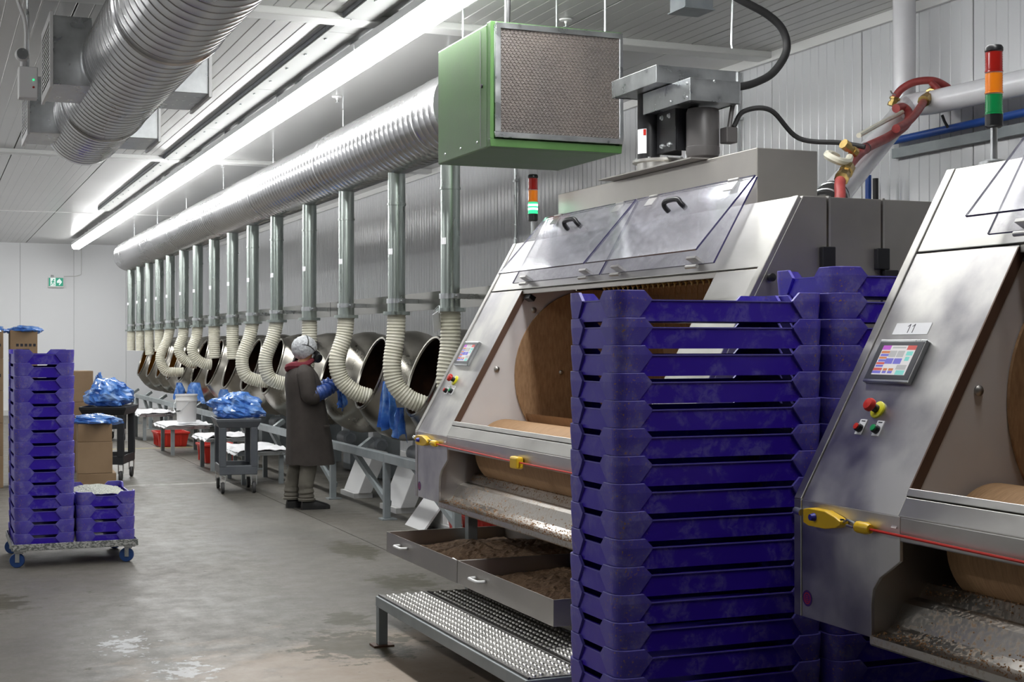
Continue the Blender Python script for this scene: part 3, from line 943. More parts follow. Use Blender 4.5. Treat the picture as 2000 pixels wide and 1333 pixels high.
# clear bi-fold lids with hinges and handles
P0, P1, P2 = Vector((3.175, 0, 1.945)), Vector((3.385, 0, 2.335)), Vector((3.075, 0, 2.005))
def leaf(a, c, y0, y1, th=.008):
    d = (c - a).normalized(); n_ = Vector((-d.z, 0, d.x)) * th
    b = MB()
    Y0, Y1 = Vector((0, y0, 0)), Vector((0, y1, 0))
    vs = [a + Y0, a + Y1, c + Y1, c + Y0, a + Y0 + n_, a + Y1 + n_, c + Y1 + n_, c + Y0 + n_]
    b.add(vs, [(0, 1, 2, 3), (7, 6, 5, 4)], 0)
    b.add(vs, [(0, 4, 5, 1), (1, 5, 6, 2), (2, 6, 7, 3), (3, 7, 4, 0)], 1)
    return b
for y0, y1 in ((5.39, 6.515), (6.53, 7.69)):
    lo = part(leaf(P0 + NRM * .012, P1, y0, y1), 'clear_lid', [M['clear'], M['clear_edge']])
    up = part(leaf(P2, P1 + NRM * .012, y0, y1), 'clear_lid', [M['clear'], M['clear_edge']])
    for yy in (y0 + .18, y1 - .18):
        h = MB(); c = P0 + Vector((0, yy, 0)) + NRM * .012
        h.cbox(c + NRM * .008 + Vector((.012, 0, .02)), (.012, .085, .05), 0, Euler((0, -R(60), 0)).to_matrix())
        h.cyl(c + Vector((-.012, -.05, -.006)), c + Vector((-.012, .05, -.006)), .009, n=10)
        h.build('hinge', M['steel'], lo, True)
        h = MB(); c = P1 + Vector((0, yy, 0)) + NRM * .014
        h.cbox(c + Vector((-.02, 0, -.03)), (.008, .085, .05), 0, Euler((0, R(40), 0)).to_matrix())
        h.cyl(c + Vector((0, -.045, 0)), c + Vector((0, .045, 0)), .008, n=10)
        h.build('hinge', M['steel'], up, True)
    ym = (y0 + y1) / 2
    d = (P1 - P2).normalized(); n_ = Vector((-d.z, 0, d.x)); base = P2 + d * ((P1 - P2).length * .70)
    q = [base + Vector((0, ym - .085, 0)), base + Vector((0, ym - .08, 0)) + n_ * .035, base + Vector((0, ym - .055, 0)) + n_ * .055 + d * .01,
         base + Vector((0, ym + .055, 0)) + n_ * .055 + d * .01, base + Vector((0, ym + .08, 0)) + n_ * .035, base + Vector((0, ym + .085, 0))]
    MB().tube(bez(q, 5), .013, 10).build('handle', M['black'], up, True)
# touch panel, stop button, push buttons on the far face plate
b = MB(); slab(b, [(7.765, 1.467), (8.005, 1.467), (8.005, 1.607), (7.765, 1.607)], 0, .016)
tp = part(b, 'touch_panel', M['galv'], .003, label='grey framed control screen')
b = MB(); slab(b, [(7.771, 1.476), (7.999, 1.476), (7.999, 1.598), (7.771, 1.598)], .0155, .017); b.build('screen_bezel', M['bezel'], tp, True)
scols = {'w': (.62, .60, .60), 'm': (.42, .10, .48), 'r': (.50, .10, .09), 'b': (.16, .15, .50), 'c': (.20, .55, .50), 'g': (.40, .40, .40), 'o': (.50, .18, .08)}
smats = []; sidx = {}
for k_, c_ in scols.items():
    sidx[k_] = len(smats); smats.append(mat('screen_' + k_, c_, .25, emit=(c_, .35)))
b = MB()
def cell(u0, u1, v0, v1, k_, o_=.0172):
    # u to the right (towards smaller y), v downwards
    Y = lambda u: 7.972 - u * .174
    Z = lambda v: 1.586 - v * .096
    b.add([sp(Y(u0), Z(v1), o_), sp(Y(u1), Z(v1), o_), sp(Y(u1), Z(v0), o_), sp(Y(u0), Z(v0), o_)], [(0, 1, 2, 3)], sidx[k_])
cell(0, 1, 0, 1, 'w')
for c_ in [(0, .25, 0, .15, 'm'), (.74, 1, 0, .15, 'r'), (.30, .70, .04, .10, 'g'), (.27, .49, .18, .40, 'g'), (.51, .72, .18, .40, 'g'), (.78, .97, .2, .34, 'c'), (.80, .93, .38, .52, 'c'),
           (.25, .48, .44, .63, 'b'), (.50, .73, .44, .63, 'b'), (.02, .27, .19, .27, 'o'), (.03, .27, .29, .37, 'b'), (.02, .25, .39, .46, 'o'), (.03, .25, .48, .56, 'b'), (.01, .26, .58, .65, 'r'), (.02, .25, .67, .74, 'b'),
           (0, .26, .77, .86, 'r'), (0, .26, .87, .96, 'b'), (.30, .42, .78, .86, 'o'), (.30, .42, .87, .95, 'b'), (.46, .60, .78, .86, 'o'), (.46, .60, .87, .95, 'b'), (.66, .95, .66, .82, 'g'), (.70, .96, .84, .99, 'c')]:
    cell(*c_, .0174)
b.build('screen', smats, tp, True)
def knob(y, z, prof, m_, parent=None, name='button', n=20):
    return MB().lathe(prof, sp(y, z, 0), NRM, n).build(name, m_, parent or mach, True)
es = knob(7.872, 1.383, [(.030, 0), (.030, .006), (.027, .008)], M['yellow2'], None, 'emergency_stop', 28)
es['label'] = 'red mushroom stop button on a yellow ring'
knob(7.872, 1.383, [(.014, .006), (.014, .032)], M['black'], es, 'stem')
knob(7.872, 1.383, [(.014, .030), (.022, .032), (.023, .042), (.019, .050), (.001, .053)], M['red'], es, 'mushroom_cap')
for yy, m_, lb in ((7.918, M['red'], 'red push button on a white plate'), (7.828, M['greenbtn'], 'green push button on a white plate')):
    b = MB(); slab(b, [(yy - .018, 1.302), (yy + .018, 1.302), (yy + .018, 1.350), (yy - .018, 1.350)], 0, .003)
    pb = part(b, 'push_button', M['paper'], label=lb)
    knob(yy, 1.320, [(.0145, .003), (.0145, .018), (.012, .020)], M['black'], pb, 'collar')
    knob(yy, 1.320, [(.011, .018), (.011, .024), (.001, .025)], m_, pb, 'cap')
    b = MB(); slab(b, [(yy - .010, 1.343), (yy + .010, 1.343), (yy + .010, 1.346), (yy - .010, 1.346)], .003, .0035); b.build('legend', M['ink'], pb, True)
# round maker's sticker
stk = part(MB().lathe([(.027, 0), (.027, .001)], (MX - .0005, 8.025, .755), (-1, 0, 0), 24), 'round_sticker', M['purple'])
for rr_ in (.019,):
    MB().lathe([(rr_ - .003, .0012), (rr_, .0012)], (MX - .0005, 8.025, .755), (-1, 0, 0), 24, 0, False, False).build('sticker_ring', M['red'], stk, True)
b = MB()
for k in range(4): b.box((MX - .0022, 8.013 + k * .002, .744 + k * .006), (MX - .0018, 8.037 - k * .002, .746 + k * .006))
b.build('sticker_stripes', M['red'], stk, True)
# pull cord with yellow switch
b = MB(); b.prism([(MX - .035, y - .03, z) for y, z in ((8.03, 1.012), (8.03, 1.056), (8.00, 1.062), (7.91, 1.062), (7.85, 1.048), (7.825, 1.038), (7.825, 1.026), (7.85, 1.014), (7.91, 1.004), (8.00, 1.004))], (.034, 0, 0))
psw = part(b, 'pull_switch', M['yellow'], .003, label='yellow pull-cord safety switch')
MB().cyl((MX - .034, 7.935, 1.036), (MX - .052, 7.935, 1.036), .014, .010, 16).build('reset_knob', M['blueknob'], psw, True)
MB().cyl((MX - .02, 8.03, 1.04), (MX - .02, 8.066, 1.044), .012, n=10).build('cable_gland', M['galv'], psw, True)
MB().cyl((MX - .02, 7.826, 1.034), (MX - .02, 7.80, 1.034), .011, n=10).build('rubber_boot', M['black'], psw, True)
b = MB(); b.tube([(MX - .02, 7.80, 1.034), (MX - .02, 7.775, 1.045), (MX - .02, 7.745, 1.040), (MX - .02, 7.73, 1.032), (MX - .02, 7.75, 1.024), (MX - .02, 7.78, 1.028)], .004, 6); b.build('shackle', M['galv'], psw, True)
MB().lathe([(.010, 0), (.019, .008), (.019, .055), (.014, .07)], (MX - .022, 7.725, 1.030), (0, -1, 0), 10).build('cord_grip', M['yellow'], psw, True)
MB().tube([(MX - .022, 7.66, 1.029), (MX - .024, 6.5, 1.018), (MX - .022, 5.10, 1.018)], .0045, 6).build('red_cord', M['red'], psw, True)
b = MB(); b.box((MX - .040, 6.42, .985), (MX - .002, 6.52, 1.045)); b.build('cord_guide', M['yellow'], psw, True, .010)
# signal tower
def tower(x, y, lit):
    st = part(MB().lathe([(.05, 0), (.05, .01), (.03, .018), (.012, .02), (.012, .13)], (x, y, ZT), (0, 0, 1), 20), 'signal_tower', M['galv'], label='red amber and green signal light on a pole')
    z = ZT + .128
    MB().lathe([(.022, 0), (.030, .006), (.030, .045)], (x, y, z), (0, 0, 1), 24).build('lamp_base', M['black'], st, True)
    z += .046
    for k, m_ in enumerate(('l_grn_on' if lit else 'l_grn', 'l_amb', 'l_red')):
        pr = []
        for q in range(8): pr += [(.0285, q * .0085), (.0297, q * .0085 + .004)]
        pr = [(.031, -.001), (.031, .003)] + [(r_, h_ + .004) for r_, h_ in pr]
        MB().lathe(pr, (x, y, z), (0, 0, 1), 24).build('lamp_lens', M[m_], st, True)
        if k == 0 and lit:
            for dz_ in (.022, .045):
                MB().lathe([(.0298, 0), (.0305, .006), (.0298, .012)], (x, y, z + dz_), (0, 0, 1), 24, 0, False, False).build('lamp_glow', M['l_hot'], st, True)
        z += .073
    MB().lathe([(.031, -.001), (.031, .010), (.026, .018), (.001, .019)], (x, y, z), (0, 0, 1), 24).build('lamp_cap', M['black'], st, True)
    return st
tow = tower(3.39, 7.925, True)

# copy for the near machine before the things only the first one shows
mach2 = copy_tree(mach)
mach2.location = (MX, MY1 - 4.03, 0)
mach2['label'] = 'stainless belt coating machine at the right edge with the number 11 on its sloping front'
def find(o, stem_, out):
    for c in kids(o):
        if c.name.split('.')[0] == stem_: out.append(c)
        find(c, stem_, out)
    return out
for c in find(mach2, 'lamp_lens', []):
    if c.data.materials[0] == M['l_grn_on']:
        me_ = c.data.copy(); me_.materials[0] = M['l_grn']; c.data = me_
for c in find(mach2, 'lamp_glow', []):
    bpy.data.objects.remove(c)
for c in [c for c in kids(mach2) if c.name.split('.')[0] == 'leg'][:1]:
    c.location.x += 1.0
# number sign on the near machine
dy = -4.03
b = MB(); slab(b, [(7.80, 1.631), (7.982, 1.631), (7.982, 1.669), (7.80, 1.669)], 0, .0012)
sgn = b.build('number_sign', M['paper'], mach, True); sgn.parent = mach2; sgn['label'] = 'white sign reading 11'
dU = Vector((.4887, 0, .8724)); dV = Vector((0, -1, 0)); O = sp(7.893, 1.634, .0014)
def stroke(b, pts, wd):
    for (u0, v0), (u1, v1) in zip(pts, pts[1:]):
        e = Vector((u1 - u0, v1 - v0)); n_ = Vector((-e.y, e.x)).normalized() * wd / 2
        b.add([O + dV * (u + n_.x * s_) + dU * (v + n_.y * s_) for (u, v, s_) in ((u0, v0, 1), (u0, v0, -1), (u1, v1, -1), (u1, v1, 1))], [(0, 1, 2, 3)])
b = MB()
for u in (-.012, .012): stroke(b, [(u, .002), (u, .036)], .0042); stroke(b, [(u + .001, .035), (u - .010, .026)], .0036)
lt = b.build('number_eleven', M['ink'], mach, True); lt.parent = sgn

# crumb drawers under the first machine
def drawer(y0, y1, seed):
    X0, X1, Z0, Z1, t_ = 2.50, 3.25, .375, .492, .005
    b = MB(); b.box((X0, y0, Z0), (X1, y1, Z0 + t_))
    b.box((X0, y0, Z0), (X0 + t_, y1, Z1)); b.box((X1 - t_, y0, Z0), (X1, y1, Z1)); b.box((X0, y0, Z0), (X1, y0 + t_, Z1)); b.box((X0, y1 - t_, Z0), (X1, y1, Z1))
    d = part(b, 'crumb_drawer', M['steel_side'], .0015)
    yc = (y0 + y1) / 2 + .27; zc = .445
    MB().tube(bez([(X0, yc - .065, zc), (X0 - .035, yc - .062, zc), (X0 - .042, yc - .04, zc), (X0 - .042, yc + .04, zc), (X0 - .035, yc + .062, zc), (X0, yc + .065, zc)], 5), .008, 8).build('handle', M['white_trim'], d, True)
    rows = []
    for i in range(34):
        row = []
        for j in range(46):
            x = X0 + .02 + (X1 - X0 - .03) * i / 33; y = y0 + .01 + (y1 - y0 - .02) * j / 45
            u = i / 33; v = j / 45
            h = .012 + .085 * min(1, max(0, (u - .08) * 2.0)) * (1 - .75 * max(0, v - .55) / .45) 
            h += .022 * noise.noise((x * 7, y * 7, seed)) + .012 * noise.noise((x * 30, y * 30, seed)) + .006 * noise.noise((x * 90, y * 90, seed))
            row.append((x, y, Z0 + t_ + max(.002, min(h, .15))))
        rows.append(row)
    MB().grid(rows, 0, False).build('crumb_heap', M['crumbs'], d, True, 0, 'stuff')
    return d
drawer(5.62, 6.826, 1.3); drawer(6.834, 8.04, 5.1)
# small white scoop lying in the far drawer
scp = thing('scoop', 'small white scoop lying in the far crumb drawer', 'scoop', (2.60, 6.98, .40))
MB().sphere((0, 0, .028), (.035, .05, .028), 14, 8).build('bowl', M['white'], scp)
MB().tube([(0, .04, .03), (-.01, .10, .045), (-.01, .16, .05)], .009, 8).build('handle', M['white'], scp)

# ================================================================== perforated step in front
stp = thing('platform_step', 'low grey steel step with a dimpled tread in front of the drawers', 'step', (2.47, 6.22, 0))
SX0, SX1, SY0, SY1, SZ = 2.195, 2.755, 5.20, 7.255, .262
b = MB()
b.box((SX0, SY0, SZ - .055), (SX0 + .03, SY1, SZ)); b.box((SX1 - .03, SY0, SZ - .055), (SX1, SY1, SZ)); b.box((SX0 + .03, SY0, SZ - .055), (SX1 - .03, SY0 + .03, SZ)); b.box((SX0 + .03, SY1 - .03, SZ - .055), (SX1 - .03, SY1, SZ))
b.build('frame', M['frame_grey'], stp, True, .004)
for x in (SX0 + .002, SX1 - .052):
    for y in (SY0 + .002, SY1 - .052):
        l_ = MB().box((x, y, .01), (x + .05, y + .05, SZ - .055)).build('leg', M['frame_grey'], stp, True, .003)
        MB().box((x - .03, y - .02, 0), (x + .08, y + .07, .010)).build('foot_plate', M['rust'], l_, True)
for x0 in (SX0 + .012, SX0 + .286):
    x1 = x0 + .264
    pl = MB()
    pl.box((x0, SY0 + .01, SZ), (x1, SY1 - .01, SZ + .004)); pl.box((x0, SY0 + .01, SZ + .004), (x0 + .012, SY1 - .01, SZ + .010)); pl.box((x1 - .012, SY0 + .01, SZ + .004), (x1, SY1 - .01, SZ + .010))
    po = pl.build('tread_plank', M['tread'], stp, True, .001)
    b = MB()
    for i in range(6):
        for j in range(48):
            cx_, cy_ = x0 + .034 + i * .0392, SY0 + .04 + (j + .5 * (i % 2)) * .0415
            b.lathe([(.0165, 0), (.013, .006), (.0095, .0085), (.006, .006), (.001, .004)], (cx_, cy_, SZ + .004), (0, 0, 1), 10, 0, False, False)
    b.build('tread_dimples', M['steel'], po, True, 0, 'stuff')

# ================================================================== stacked blue crates
TA, TB, TP, TR = .415, .207, .094, .045
def rrect(ins, n=5):
    """rounded rectangle, counter-clockwise, inset by ins"""
    a, b_, r = TA - ins, TB - ins, max(.012, TR - ins); out = []
    for cx_, cy_, a0 in ((a - r, b_ - r, 0), (-a + r, b_ - r, 90), (-a + r, -b_ + r, 180), (a - r, -b_ + r, 270)):
        for k in range(n + 1):
            t_ = R(a0 + 90 * k / n); out.append((cx_ + r * math.cos(t_), cy_ + r * math.sin(t_)))
    return out
def tray_mesh():
    b = MB()
    zb, zt = -.0135, .0605
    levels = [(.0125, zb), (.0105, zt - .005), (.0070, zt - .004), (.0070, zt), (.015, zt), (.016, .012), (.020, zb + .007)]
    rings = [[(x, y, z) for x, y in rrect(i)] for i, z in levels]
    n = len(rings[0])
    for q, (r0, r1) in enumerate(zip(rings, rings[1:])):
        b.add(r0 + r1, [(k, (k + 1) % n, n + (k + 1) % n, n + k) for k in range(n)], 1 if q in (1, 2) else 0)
    b.add(rings[0], [list(range(n))[::-1]], 0); b.add(rings[-1], [list(range(n))], 0)
    # raised corners
    U = [-1, -.8, -.6, -.45, -.33, -.24, -.16, -.08, 0, .08, .16, .24, .33, .45, .6, .8, 1]
    def pt(s_, off, z, sx_, sy_):
        # arc-length s_ from the middle of the corner arc, offset inwards
        r = TR; half = r * PI / 4
        if abs(s_) <= half:
            t_ = PI / 4 + s_ / r
            x, y = TA - r + (r - off) * math.cos(t_), TB - r + (r - off) * math.sin(t_)
        elif s_ > half:
            x, y = TA - r - (s_ - half), TB - off
        else:
            x, y = TA - off, TB - r - (-s_ - half)
        return (x * sx_, y * sy_, z)
    rows = [(.080, 0.0), (.118, zt - .012), (.126, zt), (.0975, TP - .0045), (.095, TP - .002)]
    offs = [.0055, .001, .0, 0.0, .0012]
    for sx_ in (-1, 1):
        for sy_ in (-1, 1):
            A = [[pt(u * e, offs[i], z, sx_, sy_) for u in U] for i, (e, z) in enumerate(rows)]
            B_ = [[pt(u * e, .0115, z, sx_, sy_) for u in U] for e, z in rows]
            q0 = len(b.mi); b.shell(A, B_, 2, False)
            nc = len(U) - 1
            for q in range(q0 + 3 * nc, q0 + 4 * nc): b.mi[q] = 1          # top edge: wear plus painted rim highlight
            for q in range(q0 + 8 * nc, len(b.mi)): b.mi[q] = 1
    return b
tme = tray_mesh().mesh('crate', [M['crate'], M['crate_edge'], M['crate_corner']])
def tray(loc, rz, label, group):
    o = bpy.data.objects.new('crate', tme); COL.objects.link(o)
    o.location = loc; o.rotation_euler = (0, 0, rz)
    return tag(o, label, 'crate', group)
def stack(x, y, z0, n, rz, where, group):
    for k in range(n):
        i = n - 1 - k                                     # count from the top
        pos = 'topmost crate' if i == 0 else 'bottom crate' if k == 0 else '%s crate from the top' % ORD[i]
        tray((x + rnd.uniform(-.002, .002), y + rnd.uniform(-.002, .002), z0 + k * TP), rz + rnd.uniform(-.003, .003), 'blue plastic crate, %s %s' % (pos, where), group)
# foreground stacks
stack(2.148 + TA, 4.295 + TB, 1.785 - 17 * TP, 17, R(-.4), 'of the nearest stack', 'crates in the nearest stack')
stack(2.984 + TA, 4.235 + TB, 1.879 - 18 * TP, 18, R(-.5), 'of the stack against machine 11', 'crates in the stack against machine 11')
# stacks on the dolly at the left
DXC, DYC = .985, 10.69
stack(.565 + TB, DYC + TA, .150, 15, R(90), 'of the tall stack on the left dolly', 'crates in the tall stack on the left dolly')
stack(.992 + TB, DYC + TA, .150, 4, R(90), 'of the low stack on the left dolly', 'crates in the low stack on the left dolly')
rows = []
for i in range(24):
    row = []
    for j in range(40):
        x = .988 + .03 + (2 * TB - .06) * i / 23; y = DYC + .03 + (2 * TA - .06) * j / 39
        e = min(i, 23 - i, 8) / 8
        row.append((x, y, .150 + 3 * TP + .052 + .022 * e + .008 * noise.noise((x * 14, y * 14, 0)) + .004 * noise.noise((x * 60, y * 60, 2))))
    rows.append(row)
b = MB(); b.grid(rows, 0, True)
fill = b.build('candy_pieces', M['candy']); tag(fill, 'small white candies filling the top crate of the low stack', 'candy', None, 'stuff')

def dolly(name_lab, cx_, cy_, lx, ly, rz):
    d = thing('dolly', name_lab, 'dolly', (cx_, cy_, 0), rz, 'wheeled dollies under the crate stacks')
    hx, hy = lx / 2, ly / 2
    b = MB()
    for (a, c) in (((-hx, -hy), (hx, -hy + .05)), ((-hx, hy - .05), (hx, hy)), ((-hx, -hy + .05), (-hx + .05, hy - .05)), ((hx - .05, -hy + .05), (hx, hy - .05))):
        b.box((a[0], a[1], .122), (c[0], c[1], .136))
    b.build('deck_frame', M['galv'], d, False, .002)
    b = MB()
    for (a, c) in (((-hx - .006, -hy - .006), (hx + .006, -hy)), ((-hx - .006, hy), (hx + .006, hy + .006)), ((-hx - .006, -hy), (-hx, hy)), ((hx, -hy), (hx + .006, hy))):
        b.box((a[0], a[1], .125), (c[0], c[1], .172))
    b.build('angle_rim', M['dolly_rim'], d, False, .002)
    for sx_ in (-1, 1):
        for sy_ in (-1, 1):
            x, y = sx_ * (hx - .05), sy_ * (hy - .06); a = rnd.uniform(-.5, .9)
            f = MB(); f.box((x - .04, y - .035, .112), (x + .04, y + .035, .122)); f.cyl((x, y, .10), (x, y, .112), .022, n=12)
            rot = Euler((0, 0, a)).to_matrix()
            for q in (-1, 1): f.cbox(Vector((x, y, .077)) + rot @ Vector((-.012, q * .023, 0)), (.03, .004, .075), 0, rot)
            f.cbox(Vector((x, y, .113)) + rot @ Vector((-.006, 0, -.008)), (.045, .05, .006), 0, rot)
            c_ = f.build('caster_fork', M['galv'], d)
            ax = rot @ Vector((0, 1, 0)); c0 = Vector((x, y, .052)) + rot @ Vector((-.018, 0, 0))
            w_ = MB().lathe([(.03, -.017), (.049, -.017), (.052, -.010), (.052, .010), (.049, .017), (.03, .017)], c0, ax, 28).build('wheel', M['bluewheel'], c_)
    return d
M['dolly_rim'] = varied('chipped_paint_rim', (.16, .17, .16), (.52, .52, .50), .5, .3, 60, (1, 1, 2), lo=.47, hi=.54)
dolly('steel dolly on blue wheels carrying the crate stacks at the left', .985, DYC + .415, .86, .86, 0)
dolly('steel dolly under the foreground crate stacks', 2.98, 4.50, 1.72, .46, 0)

# ================================================================== coating pans on their frame
TH = R(19)
def pan_parts(root, product, guard):
    # local origin: floor below the mouth centre (x = 3.95)
    ax = Vector((math.cos(TH), 0, -math.sin(TH))); mc = Vector((0, 0, 1.32))
    out = [(.352, 0), (.362, .0), (.366, .01), (.385, .03), (.44, .10), (.495, .19), (.53, .29), (.54, .40), (.525, .52), (.47, .66), (.38, .77), (.25, .85), (.12, .885), (.001, .89)]
    b = MB(); b.lathe(out, mc, ax, 44, 0, False, False)
    b.build('pan_shell', M['steel_pan'], root)
    inn = [(.352, 0), (.352, .012), (.375, .03), (.43, .10), (.485, .19), (.518, .29), (.528, .40), (.51, .52), (.455, .66), (.365, .76), (.24, .835), (.001, .875)]
    MB().lathe(inn, mc, ax, 36, 0, False, False).build('pan_lining', M['amber_in'] if product == 'amber' else M['pan_in'], root)
    MB().lathe([(.340, .004), (.345, -.012), (.362, -.014), (.370, -.004), (.366, .012)], mc, ax, 44, 0, False, False).build('rim', M['steel_pan'], root)
    if product == 'nuts':
        rows = []
        for i in range(22):
            row = []
            for j in range(26):
                u = -1 + 2 * i / 21; v = -1 + 2 * j / 25
                x = .40 + .42 * u; y = .46 * v
                # heap lies against the lower wall, tilting up to the back
                z = .98 + .05 * u - .12 * (v * v) * .5 + .20 * max(0, u) + .012 * noise.noise((x * 25, y * 25, 1.0))
                p = Vector((x, y, z)); rel = p - mc; s_ = rel.dot(ax); rad = (rel - ax * s_)
                lim = .34 + .18 * min(1, max(0, s_) / .3) if s_ < .45 else .52 - .5 * max(0, s_ - .45)
                if rad.length > lim - .012: rad = rad.normalized() * max(.02, lim - .012)
                s_ = max(.03, min(.80, s_))
                row.append(mc + ax * s_ + rad)
            rows.append(row)
        MB().grid(rows, 0, True).build('nut_heap', M['nuts'], root, False, 0, 'stuff')
    # drive shaft, gear case, pedestal
    e = mc + ax * .885
    d_ = MB(); d_.cyl(e, e + ax * .12, .07, n=18); d_.cbox(e + ax * .24, (.26, .24, .26), 0, Euler((0, TH, 0)).to_matrix()); d_.build('gear_case', M['grey_paint'], root, False, .01)
    q = e + ax * .24
    MB().box((q.x - .12, -.16, .02), (q.x + .12, .16, q.z - .11)).build('pedestal', M['frame_grey'], root, False, .008)
    mt_ = MB(); mt_.cyl((q.x - .16, -.30, .42), (q.x - .16, .02, .42), .085, n=20); mt_.cyl((q.x - .16, -.33, .42), (q.x - .16, -.30, .42), .06, .085, 20); mt_.build('motor', M['grey_paint'], root)
    if guard:
        g = MB(); g.prism([(x, -.42, z) for x, z in ((.16, .05), (.30, .05), (.48, .47), (.34, .50))], (0, .55, 0)); g.build('belt_guard', M['white'], root, False, .006)
        g = MB(); g.box((.12, -.40, 0), (.32, .12, .05)); g.build('guard_foot', M['white_trim'], root)
PX = 3.95
protos = {}
for i, yy in enumerate(Yp):
    prod = 'nuts' if i < 11 else 'amber'
    key = (prod, i < 4)
    nm = ORD[i] + ' from the near end of the row' if i < 8 else ORD[14 - i] + ' from the far end of the row'
    if i == 14: nm = 'last at the far end of the row'
    what = 'filled with dark nuts' if prod == 'nuts' else 'with an amber coated inside'
    lab = 'tilted coating pan %s, %s' % (what, nm)
    if key not in protos:
        t_ = thing('coating_pan', lab, 'coating pan', (PX, yy, 0), 0, 'coating pans in the row'); pan_parts(t_, prod, i < 4); protos[key] = t_
    else:
        t_ = copy_tree(protos[key]); t_.location = (PX, yy, 0); t_['label'] = lab

fr = thing('pan_frame', 'grey painted steel frame in front of and below the row of coating pans', 'frame', (3.87, 19.5, 0))
FX = 3.86
for k in range(11):
    y0 = 10.55 + 1.86 * k
    l_ = MB().box((FX - .03, y0 - .03, .012), (FX + .03, y0 + .03, .52)).build('leg', M['frame_grey'], fr, True, .004)
    MB().box((FX - .06, y0 - .065, 0), (FX + .08, y0 + .065, .012)).build('foot_plate', M['frame_grey'], l_, True)
    MB().bar((FX + .03, y0 + .03, .14), (FX + .05, y0 + 1.25, .54), .05, .05).build('brace', M['frame_grey'], fr, True)
    MB().bar((FX + .03, y0 + 1.0, .57), (FX + .17, y0 + 1.05, .66), .05, .05).build('support_arm', M['frame_grey'], fr, True)
    if k < 10: MB().box((FX - .03, y0 + .002, .521), (FX + .035, y0 + 1.858, .60)).build('front_rail', M['frame_grey'], fr, True, .004)

# crumpled blue film: builder
def film(name, label, loc, size, seed, group=None, drape=0.0, cat='plastic bag', n=42, rz=0.0):
    b = MB(); P = []
    for i in range(n // 2 + 1):
        row = []
        for j in range(n + 1):
            th = PI * i / (n // 2) ; ph = 2 * PI * (j % n) / n
            d = Vector((math.sin(th) * math.cos(ph), math.sin(th) * math.sin(ph), math.cos(th)))
            k = 1 + .30 * noise.noise(d * 1.6 + Vector((seed, 0, 0))) + .24 * abs(noise.noise(d * 3.6 + Vector((0, seed, 0)))) - .14 * abs(noise.noise(d * 8 + Vector((0, 0, seed))))
            p = Vector((d.x * size[0] * k, d.y * size[1] * k, d.z * size[2] * k))
            z = p.z + size[2] * .78
            if z < 0: z = 0.002 * (i % 2)
            flare = 1 + .22 * max(0, 1 - z / (size[2] * .9)) * (1 + .8 * noise.noise((math.cos(ph) * 2, math.sin(ph) * 2, seed)))
            row.append((p.x * flare, p.y * flare, z - (drape * max(0, noise.noise((ph * 1.3, seed, 0))) if z < .02 else 0)))
        P.append(row)
    b.grid(P, 0, False)
    o = b.build(name, M['film']); o.location = loc; o.rotation_euler = (0, 0, rz)
    return tag(o, label, cat, group)

# hanging blue film pieces on the pans
def hung(label, loc, w_, h_, seed, rz=0):
    b = MB(); A = []; B_ = []
    for i in range(13):
        r0 = []; r1 = []
        for j in range(15):
            u = j / 14 - .5; v = i / 12
            x = u * w_ * (.45 + .65 * v) + .02 * noise.noise((u * 5, v * 3, seed)); y = .05 * noise.noise((u * 6, v * 2, seed + 3)) + .03 * math.sin(u * 14 + seed) * (.3 + v)
            z = -v * h_ * (1 + .25 * noise.noise((u * 3, seed, 1)))
            r0.append((x, y, z)); r1.append((x, y + .004, z))
        A.append(r0); B_.append(r1)
    b.shell(A, B_, 0, True)
    o = b.build('blue_film', M['film']); o.location = loc; o.rotation_euler = (0, 0, rz)
    return tag(o, label, 'plastic film', 'blue film hung in front of pans')
hung('blue plastic film hanging below the hose of the second pan', (3.72, 11.95, 1.27), .20, .42, 1.0, R(-50))
hung('darker blue plastic film bunched beside the second pan', (3.76, 11.70, 1.05), .14, .26, 4.0, R(-40))
hung('blue and yellow film strip hanging between the third and fourth pans', (3.80, 13.75, 1.22), .10, .26, 7.0, R(-40))
hung('blue film over the pan rim left of the grey cart', (3.72, 19.4, .98), .34, .24, 9.0, R(-60))
hung('blue film over the pan rim above the white bucket', (3.70, 21.5, 1.02), .42, .28, 12.0, R(-60))
hung('blue film over the pan rim beyond the white bucket', (3.70, 23.0, .98), .30, .26, 15.0, R(-60))

# sheets, bucket, bins below the pans
def sheet_tray(label, x, y, z, lx, ly, seed):
    t_ = thing('sheet_tray', label, 'tray', (x, y, 0), 0, 'trays of white sheets under the pans')
    b = MB(); b.box((-lx / 2, -ly / 2, z - .03), (lx / 2, ly / 2, z)); b.box((-lx / 2 - .02, -ly / 2 - .02, z), (lx / 2 + .02, ly / 2 + .02, z + .02)); b.build('tray_pan', M['galv'], t_, False, .004)
    for sy_ in (-1, 1):
        MB().box((lx / 2 - .06, sy_ * (ly / 2 - .08) - .025, 0), (lx / 2 - .01, sy_ * (ly / 2 - .08) + .025, z - .03)).build('leg', M['frame_grey'], t_)
        MB().box((-lx / 2 + .06, sy_ * (ly / 2 - .08) - .025, 0), (-lx / 2 + .11, sy_ * (ly / 2 - .08) + .025, z - .03)).build('leg', M['frame_grey'], t_)
    A = []; B_ = []
    for i in range(12):
        r0 = []; r1 = []
        for j in range(18):
            u = i / 11 - .5; v = j / 17 - .5
            zz = z + .03 + .05 * abs(noise.noise((u * 5, v * 6, seed))) - (.05 if i == 0 else 0)
            r0.append((u * (lx + .08), v * (ly + .08), zz)); r1.append((u * (lx + .08), v * (ly + .08), zz - .006))
        A.append(r0); B_.append(r1)
    b = MB(); b.shell(A, B_, 0, False); b.build('paper_sheet', M['paper'], t_)
